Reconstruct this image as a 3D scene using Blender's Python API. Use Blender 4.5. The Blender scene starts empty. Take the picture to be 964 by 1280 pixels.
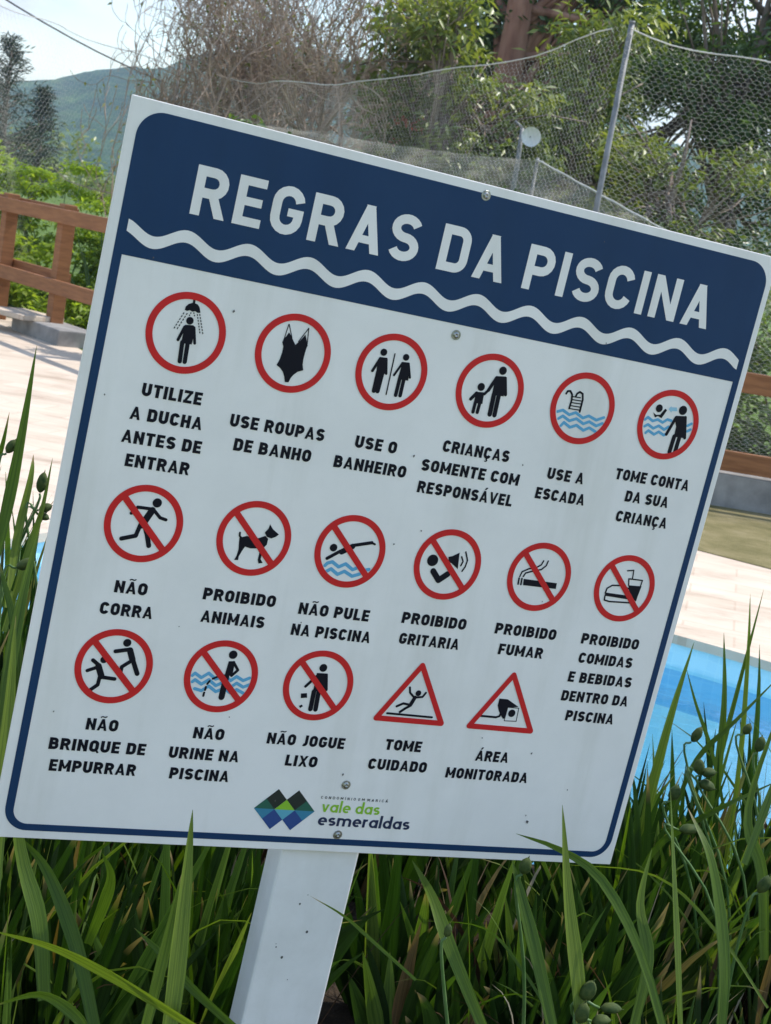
import bpy, bmesh, math, random
import numpy as np
from mathutils import Vector, Matrix, Euler
from mathutils.geometry import delaunay_2d_cdt

random.seed(7)
RNG = np.random.default_rng(11)
R = math.radians
SC = bpy.context.scene
COL = SC.collection

# ------------------------------------------------------------------ camera, sky, sun, exposure
CAM_POS = np.array([0.0, 0.0, 1.5])
FPX = 1877.0                       # focal length in pixels of a 964 x 1280 picture
RW = np.array([[0.9861798660721003, 0.16567821750011288, 0.0],
               [0.02975291209828396, -0.1771006672516902, 0.9837429124932378],
               [0.16298477222024912, -0.9701474536919589, -0.17958252175343262]])
cam_d = bpy.data.cameras.new('camera')
cam = bpy.data.objects.new('camera', cam_d)
COL.objects.link(cam)
rot = Matrix(((RW[0, 0], -RW[0, 1], -RW[0, 2]), (RW[1, 0], -RW[1, 1], -RW[1, 2]), (RW[2, 0], -RW[2, 1], -RW[2, 2])))
cam.matrix_world = Matrix.Translation(Vector(CAM_POS)) @ rot.to_4x4()
cam_d.sensor_fit = 'VERTICAL'
cam_d.sensor_height = 36.0
cam_d.lens = FPX / 1280 * 36.0
cam_d.clip_start = 0.05
cam_d.clip_end = 8000
cam_d.dof.use_dof = True
cam_d.dof.focus_distance = 1.78
cam_d.dof.aperture_fstop = 24.0
SC.camera = cam

SUN_EL, SUN_AZ = R(56), R(60)      # azimuth measured from +Y towards +X
sun_dir = Vector((math.sin(SUN_AZ) * math.cos(SUN_EL), math.cos(SUN_AZ) * math.cos(SUN_EL), math.sin(SUN_EL)))
world = bpy.data.worlds.new('World')
SC.world = world
world.use_nodes = True
wn, wl = world.node_tree.nodes, world.node_tree.links
wn.clear()
w_out = wn.new('ShaderNodeOutputWorld')
w_bg = wn.new('ShaderNodeBackground')
w_bg.inputs['Strength'].default_value = 0.15
sky = wn.new('ShaderNodeTexSky')
sky.sky_type = 'NISHITA'
sky.sun_disc = False
sky.sun_elevation = SUN_EL
sky.sun_rotation = SUN_AZ
sky.air_density = 1.25
sky.dust_density = 0.6
tc = wn.new('ShaderNodeTexCoord')
mp = wn.new('ShaderNodeMapping')
mp.inputs['Scale'].default_value = (1.0, 1.0, 2.2)
mp.inputs['Location'].default_value = (0.35, 0.1, 0.2)
nz = wn.new('ShaderNodeTexNoise')
nz.inputs['Scale'].default_value = 3.2
nz.inputs['Detail'].default_value = 8.0
nz.inputs['Roughness'].default_value = 0.55
cr = wn.new('ShaderNodeValToRGB')
cr.color_ramp.elements[0].position = 0.48
cr.color_ramp.elements[1].position = 0.61
mixw = wn.new('ShaderNodeMix')
mixw.data_type = 'RGBA'
nz2 = wn.new('ShaderNodeTexNoise'); nz2.inputs['Scale'].default_value = 11.0; nz2.inputs['Detail'].default_value = 6.0
cr2 = wn.new('ShaderNodeValToRGB')
cr2.color_ramp.elements[0].position = .36; cr2.color_ramp.elements[0].color = (2.7, 2.95, 3.35, 1)
cr2.color_ramp.elements[1].position = .62; cr2.color_ramp.elements[1].color = (5.6, 5.6, 5.7, 1)
wl.new(mp.outputs['Vector'], nz2.inputs['Vector']); wl.new(nz2.outputs['Fac'], cr2.inputs['Fac']); wl.new(cr2.outputs['Color'], mixw.inputs['B'])
wl.new(tc.outputs['Generated'], mp.inputs['Vector'])
wl.new(mp.outputs['Vector'], nz.inputs['Vector'])
wl.new(nz.outputs['Fac'], cr.inputs['Fac'])
sx = wn.new('ShaderNodeSeparateXYZ')          # clouds stand over the hills; thinned behind the camera to tune light on the sign
mr = wn.new('ShaderNodeMapRange'); mr.inputs['From Min'].default_value = -.9; mr.inputs['From Max'].default_value = .8
wl.new(tc.outputs['Generated'], sx.inputs['Vector']); wl.new(sx.outputs['Y'], mr.inputs['Value'])
mm = wn.new('ShaderNodeMath'); mm.operation = 'MULTIPLY'
wl.new(cr.outputs['Color'], mm.inputs[0]); wl.new(mr.outputs['Result'], mm.inputs[1])
wl.new(mm.outputs[0], mixw.inputs['Factor'])
wl.new(sky.outputs['Color'], mixw.inputs['A'])
wl.new(mixw.outputs['Result'], w_bg.inputs['Color'])
wl.new(w_bg.outputs['Background'], w_out.inputs['Surface'])

sun_d = bpy.data.lights.new('sun', 'SUN')
sun_d.energy = 3.1
sun_d.angle = R(0.53)
sun_d.color = (1.0, 0.95, 0.87)
sun = bpy.data.objects.new('sun', sun_d)
COL.objects.link(sun)
sun.rotation_euler = sun_dir.to_track_quat('Z', 'Y').to_euler()
sun.location = (0, 0, 30)

SC.view_settings.view_transform = 'Standard'
SC.view_settings.look = 'None'
SC.view_settings.exposure = 0.86
SC.view_settings.gamma = 1.0
SC.view_settings.use_curve_mapping = False
SC.cycles.max_bounces = 8
SC.cycles.transparent_max_bounces = 16
SC.cycles.use_denoising = True

def at_y(px, py, y):
    """the point at distance y ahead of the camera seen at that pixel (a measuring aid for placing real things)"""
    d = RW @ np.array([px - 482.0, py - 640.0, FPX])
    return CAM_POS + d * (y / d[1])

# ------------------------------------------------------------------ helpers
def tag(o, label=None, cat=None, group=None, kind=None):
    if label: o['label'] = label
    if cat: o['category'] = cat
    if group: o['group'] = group
    if kind: o['kind'] = kind
    return o

def empty(name, loc=(0, 0, 0), label=None, cat=None, group=None):
    o = bpy.data.objects.new(name, None)
    o.empty_display_size = 0.1
    COL.objects.link(o)
    o.location = loc
    return tag(o, label, cat, group)

def child(o, parent):
    """parent without moving: meshes are written in world space, things are unrotated"""
    o.parent = parent
    o.matrix_parent_inverse = Matrix.Translation(-parent.location) if parent.type == 'EMPTY' else Matrix()
    return o

class MB:
    """collects geometry for one mesh object"""
    def __init__(s):
        s.v, s.f, s.n = [], [], 0
    def add(s, verts, faces):
        s.v.append(np.asarray(verts, dtype=float).reshape(-1, 3))
        n = s.n
        s.f.extend([tuple(i + n for i in f) for f in faces])
        s.n += len(s.v[-1])
    def box(s, c, size, m=None):
        x, y, z = [k / 2 for k in size]
        v = np.array([(-x, -y, -z), (x, -y, -z), (x, y, -z), (-x, y, -z), (-x, -y, z), (x, -y, z), (x, y, z), (-x, y, z)])
        if m is not None: v = v @ np.array(m).T
        s.add(v + np.array(c), [(0, 3, 2, 1), (4, 5, 6, 7), (0, 1, 5, 4), (1, 2, 6, 5), (2, 3, 7, 6), (3, 0, 4, 7)])
    def beam(s, a, b, w, h):
        """a rectangular timber from a to b, w across, h upright"""
        a, b = np.array(a, float), np.array(b, float)
        d = b - a; L = np.linalg.norm(d); d /= L
        up = np.array([0, 0, 1.0]) if abs(d[2]) < 0.9 else np.array([0, 1.0, 0])
        sx = np.cross(d, up); sx /= np.linalg.norm(sx); uz = np.cross(sx, d)
        s.box((a + b) / 2, (L, w, h), np.column_stack([d, sx, uz]))
    def tube(s, pts, rad, n=6, cap=True):
        pts = np.asarray(pts, float)
        m = len(pts)
        rad = np.broadcast_to(np.asarray(rad, float), (m,))
        t = np.gradient(pts, axis=0)
        t /= np.linalg.norm(t, axis=1)[:, None] + 1e-12
        ref = np.array([0, 0, 1.0]) if abs(t[0, 2]) < 0.9 else np.array([1.0, 0, 0])
        a = np.cross(t, ref); a /= np.linalg.norm(a, axis=1)[:, None] + 1e-12
        b = np.cross(t, a)
        ang = np.arange(n) * 2 * math.pi / n
        ring = pts[:, None] + rad[:, None, None] * (np.cos(ang)[None, :, None] * a[:, None] + np.sin(ang)[None, :, None] * b[:, None])
        fs = []
        for i in range(m - 1):
            for j in range(n):
                k = (j + 1) % n
                fs.append((i * n + j, i * n + k, (i + 1) * n + k, (i + 1) * n + j))
        if cap:
            fs.append(tuple(range(n))[::-1]); fs.append(tuple((m - 1) * n + j for j in range(n)))
        s.add(ring.reshape(-1, 3), fs)
    def build(s, name, mat, parent=None, smooth=False, bevel=0):
        me = bpy.data.meshes.new(name)
        me.from_pydata(np.vstack(s.v).tolist(), [], s.f)
        return link_mesh(name, me, mat, parent, smooth, bevel)

def link_mesh(name, me, mat, parent=None, smooth=False, bevel=0):
    me.update()
    if mat: me.materials.append(mat)
    if smooth:
        me.polygons.foreach_set('use_smooth', [True] * len(me.polygons))
    o = bpy.data.objects.new(name, me)
    COL.objects.link(o)
    if bevel:
        b = o.modifiers.new('bevel', 'BEVEL'); b.width = bevel; b.segments = 2; b.limit_method = 'ANGLE'
    if parent: child(o, parent)
    return o

def np_mesh(name, verts, faces, mat, parent=None, smooth=False):
    """fast mesh from arrays; faces all have the same number of corners"""
    verts = np.asarray(verts, np.float32); faces = np.asarray(faces, np.int32)
    me = bpy.data.meshes.new(name)
    k = faces.shape[1]
    me.vertices.add(len(verts)); me.vertices.foreach_set('co', verts.ravel())
    me.loops.add(faces.size); me.loops.foreach_set('vertex_index', faces.ravel())
    me.polygons.add(len(faces))
    me.polygons.foreach_set('loop_start', np.arange(0, faces.size, k, dtype=np.int32))
    me.polygons.foreach_set('loop_total', np.full(len(faces), k, np.int32))
    me.update(calc_edges=True)
    return link_mesh(name, me, mat, parent, smooth)

# ------------------------------------------------------------------ materials
def new_mat(name):
    m = bpy.data.materials.new(name); m.use_nodes = True
    nt = m.node_tree
    return m, nt, nt.nodes['Principled BSDF'], nt.nodes['Material Output']

def node(nt, t, **kw):
    n = nt.nodes.new(t)
    for k, v in kw.items():
        if k in n.inputs.keys() if hasattr(n.inputs, 'keys') else False: n.inputs[k].default_value = v
        else: setattr(n, k, v)
    return n

def ramp(nt, fac, stops):
    r = nt.nodes.new('ShaderNodeValToRGB')
    el = r.color_ramp.elements
    while len(el) > 1: el.remove(el[-1])
    el[0].position = stops[0][0]; el[0].color = (*stops[0][1], 1)
    for p, c in stops[1:]:
        e = el.new(p); e.color = (*c, 1)
    nt.links.new(fac, r.inputs['Fac'])
    return r.outputs['Color']

def noise(nt, scale, detail=4, rough=0.5, coord='Object', sc3=None):
    t = nt.nodes.new('ShaderNodeTexCoord'); n = nt.nodes.new('ShaderNodeTexNoise')
    n.inputs['Scale'].default_value = scale; n.inputs['Detail'].default_value = detail; n.inputs['Roughness'].default_value = rough
    src = t.outputs[coord]
    if sc3:
        mpn = nt.nodes.new('ShaderNodeMapping'); mpn.inputs['Scale'].default_value = sc3
        nt.links.new(src, mpn.inputs['Vector']); src = mpn.outputs['Vector']
    nt.links.new(src, n.inputs['Vector'])
    return n.outputs['Fac']

def bump(nt, bs, h, strength, dist=0.01):
    b = nt.nodes.new('ShaderNodeBump'); b.inputs['Strength'].default_value = strength; b.inputs['Distance'].default_value = dist
    nt.links.new(h, b.inputs['Height']); nt.links.new(b.outputs['Normal'], bs.inputs['Normal'])

def simple(name, c1, c2=None, scale=8, rough=0.5, spec=0.5, metal=0, bmp=0, bdist=0.01, sc3=None, lo=0.35, hi=0.65):
    m, nt, bs, out = new_mat(name)
    bs.inputs['Roughness'].default_value = rough
    bs.inputs['Specular IOR Level'].default_value = spec
    bs.inputs['Metallic'].default_value = metal
    if c2 is None: bs.inputs['Base Color'].default_value = (*c1, 1)
    else:
        f = noise(nt, scale, 5, 0.6, 'Object', sc3)
        nt.links.new(ramp(nt, f, [(lo, c1), (hi, c2)]), bs.inputs['Base Color'])
    if bmp: bump(nt, bs, noise(nt, scale * 3, 5, 0.6, 'Object', sc3), bmp, bdist)
    return m

def leaf_mat(name, stops, rough=0.45, trans=0.35, tcol=(1.25, 1.35, 0.5), spec=0.4, noise_scale=None):
    """leaf: every leaf its own tint, part of the light shines through"""
    m, nt, bs, out = new_mat(name)
    g = nt.nodes.new('ShaderNodeNewGeometry')
    fac = g.outputs['Random Per Island']
    if noise_scale:
        nf = noise(nt, noise_scale, 3, 0.5)
        mx = nt.nodes.new('ShaderNodeMath'); mx.operation = 'MULTIPLY_ADD'; mx.inputs[1].default_value = 0.5
        m2 = nt.nodes.new('ShaderNodeMath'); m2.operation = 'MULTIPLY_ADD'; m2.inputs[1].default_value = 1.6; m2.inputs[2].default_value = -0.55
        nt.links.new(nf, m2.inputs[0]); nt.links.new(fac, mx.inputs[0]); nt.links.new(m2.outputs[0], mx.inputs[2])
        fac = mx.outputs[0]
    colr = ramp(nt, fac, stops)
    nt.links.new(colr, bs.inputs['Base Color'])
    bs.inputs['Roughness'].default_value = rough
    bs.inputs['Specular IOR Level'].default_value = spec
    tr = nt.nodes.new('ShaderNodeBsdfTranslucent')
    mul = nt.nodes.new('ShaderNodeMix'); mul.data_type = 'RGBA'; mul.blend_type = 'MULTIPLY'
    mul.inputs['Factor'].default_value = 1.0; mul.inputs['B'].default_value = (*tcol, 1)
    nt.links.new(colr, mul.inputs['A']); nt.links.new(mul.outputs['Result'], tr.inputs['Color'])
    mx = nt.nodes.new('ShaderNodeMixShader'); mx.inputs[0].default_value = trans
    nt.links.new(bs.outputs['BSDF'], mx.inputs[1]); nt.links.new(tr.outputs['BSDF'], mx.inputs[2])
    nt.links.new(mx.outputs[0], out.inputs['Surface'])
    return m

def board_paint(name, c, dirt=(0.76, 0.72, 0.71), rough=0.3):
    m, nt, bs, out = new_mat(name)
    f = noise(nt, 9, 6, 0.65)
    stn = ramp(nt, noise(nt, 1.0, 5, .6, 'Object', (16, 16, 1.6)), [(.28, (.90, .90, .88)), (.5, (1, 1, 1))])   # faint run-off streaks
    mu = nt.nodes.new('ShaderNodeMix'); mu.data_type = 'RGBA'; mu.blend_type = 'MULTIPLY'; mu.inputs['Factor'].default_value = 1
    nt.links.new(ramp(nt, f, [(0.25, dirt), (0.62, c)]), mu.inputs['A']); nt.links.new(stn, mu.inputs['B'])
    nt.links.new(mu.outputs['Result'], bs.inputs['Base Color'])
    bs.inputs['Specular IOR Level'].default_value = .22
    r = nt.nodes.new('ShaderNodeMapRange'); r.inputs['To Min'].default_value = rough; r.inputs['To Max'].default_value = rough + 0.2
    nt.links.new(noise(nt, 30, 5, 0.7), r.inputs['Value']); nt.links.new(r.outputs['Result'], bs.inputs['Roughness'])
    return m

M = {}
M['white'] = board_paint('sign_white', (0.83, 0.785, 0.775))
M['post'] = board_paint('post_white', (0.82, 0.785, 0.775), (0.70, 0.665, 0.65), 0.35)
M['navy'] = board_paint('sign_navy', (0.0065, 0.034, 0.102), (0.010, 0.040, 0.11), 0.3)
M['ink'] = simple('sign_ink', (0.005, 0.005, 0.012), rough=0.5, spec=0.15)
M['red'] = simple('sign_red', (0.60, 0.016, 0.020), (0.53, 0.016, 0.020), 60, 0.4, 0.25)
M['blue'] = simple('sign_blue', (0.105, 0.36, 0.60), rough=0.3)
M['lightblue'] = simple('sign_light_blue', (0.30, 0.53, 0.68), rough=0.3)
M['lime'] = simple('sign_lime', (0.24, 0.48, 0.03), rough=0.3)
M['steel'] = simple('screw_steel', (0.42, 0.42, 0.41), (0.25, 0.25, 0.24), 300, 0.35, 0.5, 0.9)
M['speck'] = simple('dirt_speck', (0.10, 0.09, 0.09), rough=0.9)
M['wood'] = simple('brown_timber', (0.20, 0.076, 0.027), (0.30, 0.125, 0.048), 4, 0.6, 0.35, bmp=0.25, bdist=0.004, sc3=(1, 1, 9))
M['concrete'] = simple('grey_concrete', (0.20, 0.19, 0.185), (0.33, 0.315, 0.30), 5, 0.9, 0.2, bmp=0.3)
M['galv'] = simple('galvanised_pole', (0.15, 0.155, 0.16), (0.23, 0.235, 0.24), 12, 0.6, 0.4, 0.2)
M['wire'] = simple('net_cord', (0.46, 0.45, 0.42), (0.60, 0.58, 0.54), 2, 0.7, 0.3)
M['bark'] = simple('grey_bark', (0.155, 0.115, 0.095), (0.27, 0.21, 0.175), 6, 0.9, 0.15, bmp=0.5, bdist=0.02, sc3=(1, 1, .3))
M['redbark'] = simple('reddish_bark', (0.24, 0.115, 0.08), (0.44, 0.24, 0.17), 4, 0.9, 0.15, bmp=0.6, bdist=0.03, sc3=(1, 1, .25))
M['twig'] = simple('brown_twigs', (0.24, 0.175, 0.135), (0.42, 0.325, 0.26), 1.2, 0.85, 0.2)
M['roof'] = simple('weathered_roof', (0.05, 0.050, 0.032), (0.15, 0.135, 0.10), 3.5, 0.9, 0.2, bmp=0.4, bdist=0.03)
M['plaster'] = simple('hut_wall', (0.42, 0.38, 0.32), (0.52, 0.48, 0.42), 2, 0.9, 0.2)
M['soil'] = simple('bed_soil', (0.018, 0.013, 0.009), (0.05, 0.036, 0.024), 18, 0.95, 0.1, bmp=0.8, bdist=0.02)
def blade_mat(name, stops, trans=.28):
    """sword leaf: lengthwise veins, pale midrib, dry brown tips on some leaves"""
    m, nt, bs, out = new_mat(name)
    at = nt.nodes.new('ShaderNodeAttribute'); at.attribute_name = 'leafpos'
    sp = nt.nodes.new('ShaderNodeSeparateXYZ'); nt.links.new(at.outputs['Vector'], sp.inputs[0])
    g = nt.nodes.new('ShaderNodeNewGeometry')
    base = ramp(nt, g.outputs['Random Per Island'], stops)
    mpn = nt.nodes.new('ShaderNodeMapping'); mpn.inputs['Scale'].default_value = (11, 2.2, 1)
    cx_ = nt.nodes.new('ShaderNodeCombineXYZ'); nt.links.new(sp.outputs['X'], cx_.inputs['X']); nt.links.new(sp.outputs['Y'], cx_.inputs['Y']); nt.links.new(sp.outputs['Z'], cx_.inputs['Z'])
    nt.links.new(cx_.outputs[0], mpn.inputs['Vector'])
    ns = nt.nodes.new('ShaderNodeTexNoise'); ns.inputs['Scale'].default_value = 1.0; ns.inputs['Detail'].default_value = 4; nt.links.new(mpn.outputs[0], ns.inputs['Vector'])
    st = ramp(nt, ns.outputs['Fac'], [(.3, (.62, .68, .6)), (.5, (1, 1, 1)), (.72, (1.5, 1.4, 1.25))])
    mu = nt.nodes.new('ShaderNodeMix'); mu.data_type = 'RGBA'; mu.blend_type = 'MULTIPLY'; mu.inputs['Factor'].default_value = 1
    nt.links.new(base, mu.inputs['A']); nt.links.new(st, mu.inputs['B'])
    ma = nt.nodes.new('ShaderNodeMath'); ma.operation = 'MULTIPLY_ADD'; ma.inputs[1].default_value = .35; nt.links.new(sp.outputs['Z'], ma.inputs[0]); nt.links.new(sp.outputs['Y'], ma.inputs[2])
    tipf = nt.nodes.new('ShaderNodeMapRange'); tipf.inputs['From Min'].default_value = 1.18; tipf.inputs['From Max'].default_value = 1.27; nt.links.new(ma.outputs[0], tipf.inputs['Value'])
    tp = nt.nodes.new('ShaderNodeMix'); tp.data_type = 'RGBA'; tp.inputs['B'].default_value = (.26, .19, .10, 1)
    nt.links.new(tipf.outputs['Result'], tp.inputs['Factor']); nt.links.new(mu.outputs['Result'], tp.inputs['A'])
    colr = tp.outputs['Result']
    nt.links.new(colr, bs.inputs['Base Color']); bs.inputs['Roughness'].default_value = .42; bs.inputs['Specular IOR Level'].default_value = .26
    b = nt.nodes.new('ShaderNodeBump'); b.inputs['Strength'].default_value = .35; b.inputs['Distance'].default_value = .002
    nt.links.new(ns.outputs['Fac'], b.inputs['Height']); nt.links.new(b.outputs['Normal'], bs.inputs['Normal'])
    tr = nt.nodes.new('ShaderNodeBsdfTranslucent'); m2 = nt.nodes.new('ShaderNodeMix'); m2.data_type = 'RGBA'; m2.blend_type = 'MULTIPLY'
    m2.inputs['Factor'].default_value = 1; m2.inputs['B'].default_value = (1.6, 1.7, .45, 1); nt.links.new(colr, m2.inputs['A']); nt.links.new(m2.outputs['Result'], tr.inputs['Color'])
    mx = nt.nodes.new('ShaderNodeMixShader'); mx.inputs[0].default_value = trans
    nt.links.new(bs.outputs['BSDF'], mx.inputs[1]); nt.links.new(tr.outputs['BSDF'], mx.inputs[2]); nt.links.new(mx.outputs[0], out.inputs['Surface'])
    return m
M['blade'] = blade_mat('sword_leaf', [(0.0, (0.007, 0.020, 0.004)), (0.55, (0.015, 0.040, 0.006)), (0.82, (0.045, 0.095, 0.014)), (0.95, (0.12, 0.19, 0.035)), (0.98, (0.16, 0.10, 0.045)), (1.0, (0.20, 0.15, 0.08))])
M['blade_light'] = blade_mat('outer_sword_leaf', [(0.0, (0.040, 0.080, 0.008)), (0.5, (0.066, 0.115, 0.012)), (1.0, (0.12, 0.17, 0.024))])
M['deadleaf'] = leaf_mat('dry_leaf', [(0, (0.035, 0.018, 0.010)), (0.5, (0.09, 0.055, 0.028)), (0.7, (0.26, 0.21, 0.13)), (1, (0.48, 0.44, 0.34))], 0.8, 0.2, (1.1, 1, .8), .2)
M['stalk'] = simple('green_stalk', (0.05, 0.12, 0.025), (0.10, 0.17, 0.05), 20, 0.5)
M['pod'] = simple('green_pod', (0.022, 0.046, 0.010), (0.065, 0.085, 0.022), 90, 0.7, 0.2, bmp=0.2, bdist=0.002)
M['mango'] = leaf_mat('dark_glossy_leaf', [(0, (0.035, 0.065, 0.022)), (0.5, (0.082, 0.135, 0.04)), (0.85, (0.16, 0.21, 0.07)), (1, (0.28, 0.31, 0.12))], 0.32, 0.40, (1.4, 1.5, .5), .6, 0.55)
M['olive'] = leaf_mat('olive_leaf', [(0, (0.07, 0.10, 0.03)), (0.5, (0.17, 0.215, 0.058)), (1, (0.34, 0.36, 0.11))], 0.4, 0.35, (1.3, 1.35, .5), .5, 0.8)
M['lime_leaf'] = leaf_mat('bright_shrub_leaf', [(0, (0.12, 0.19, 0.026)), (0.5, (0.30, 0.42, 0.055)), (1, (0.46, 0.55, 0.11))], 0.5, 0.55, (1.3, 1.3, .5), .35, 1.0)
M['conifer'] = leaf_mat('conifer_needle', [(0, (0.035, 0.05, 0.036)), (1, (0.09, 0.11, 0.075))], 0.6, 0.1, (1, 1, .7), .2)
M['sprout'] = leaf_mat('sparse_leaf', [(0, (0.09, 0.11, 0.04)), (1, (0.20, 0.20, 0.08))], 0.5, 0.4)
M['blossom'] = leaf_mat('red_blossom', [(0, (0.38, 0.10, 0.07)), (1, (0.48, 0.20, 0.14))], 0.6, 0.3, (1, .8, .7))
M['dish'] = simple('dish_white', (0.62, 0.62, 0.60), (0.7, 0.7, 0.68), 4, 0.5)

# ------------------------------------------------------------------ flat shapes: union of polygons in 2D
def union2(polys):
    """list of 2D polygons (lists of points) -> verts, triangles of their union"""
    vs, fs = [], []
    for p in polys:
        p = [tuple(q) for q in p]
        a = sum(p[i][0] * p[(i + 1) % len(p)][1] - p[(i + 1) % len(p)][0] * p[i][1] for i in range(len(p)))
        if abs(a) < 1e-9: continue
        if a < 0: p = p[::-1]
        fs.append(list(range(len(vs), len(vs) + len(p)))); vs.extend(Vector(q) for q in p)
    r = delaunay_2d_cdt(vs, [], fs, 0, 1e-5)
    out = []
    for t, org in zip(r[2], r[5]):
        if len(org):
            a, b, c = [r[0][i] for i in t]
            if (b.x - a.x) * (c.y - a.y) - (c.x - a.x) * (b.y - a.y) < 0: t = t[::-1]
            out.append(tuple(t))
    return [(v.x, v.y) for v in r[0]], out

def arc(cx, cy, r, a0, a1, n=9, ry=None):
    ry = r if ry is None else ry
    return [(cx + r * math.cos(R(a0 + (a1 - a0) * i / n)), cy + ry * math.sin(R(a0 + (a1 - a0) * i / n))) for i in range(n + 1)]

def stroke(path, w, closed=False):
    """quads along a path with mitred joints and square ends"""
    p = [np.array(q, float) for q in path]
    q = [p[0]]
    for a in p[1:]:
        if np.linalg.norm(a - q[-1]) > 1e-6: q.append(a)
    if closed and np.linalg.norm(q[0] - q[-1]) < 1e-6: q.pop()
    n = len(q); L, Rr = [], []
    for i in range(n):
        d1 = q[i] - q[i - 1] if (closed or i > 0) else q[1] - q[0]
        d2 = q[(i + 1) % n] - q[i] if (closed or i < n - 1) else d1
        d1 = d1 / np.linalg.norm(d1); d2 = d2 / np.linalg.norm(d2)
        n1 = np.array([-d1[1], d1[0]]); n2 = np.array([-d2[1], d2[0]])
        m = n1 + n2; m /= np.linalg.norm(m) + 1e-12
        k = (w / 2) / max(0.35, m @ n1)
        L.append(q[i] + m * k); Rr.append(q[i] - m * k)
    return [[L[i], L[(i + 1) % n], Rr[(i + 1) % n], Rr[i]] for i in range(n if closed else n - 1)]

def disc(x, y, r, n=28): return arc(x, y, r, 0, 360 - 360 / n, n - 1)

def round_stroke(path, w):
    out = [disc(x, y, w / 2, 14) for x, y in path]
    for a, b in zip(path[:-1], path[1:]): out += stroke([a, b], w)
    return out

def bez(p0, p1, p2, p3, n=10):
    return [tuple((1 - t) ** 3 * np.array(p0) + 3 * t * (1 - t) ** 2 * np.array(p1) + 3 * t * t * (1 - t) * np.array(p2) + t ** 3 * np.array(p3)) for t in np.linspace(0, 1, n + 1)]

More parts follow.
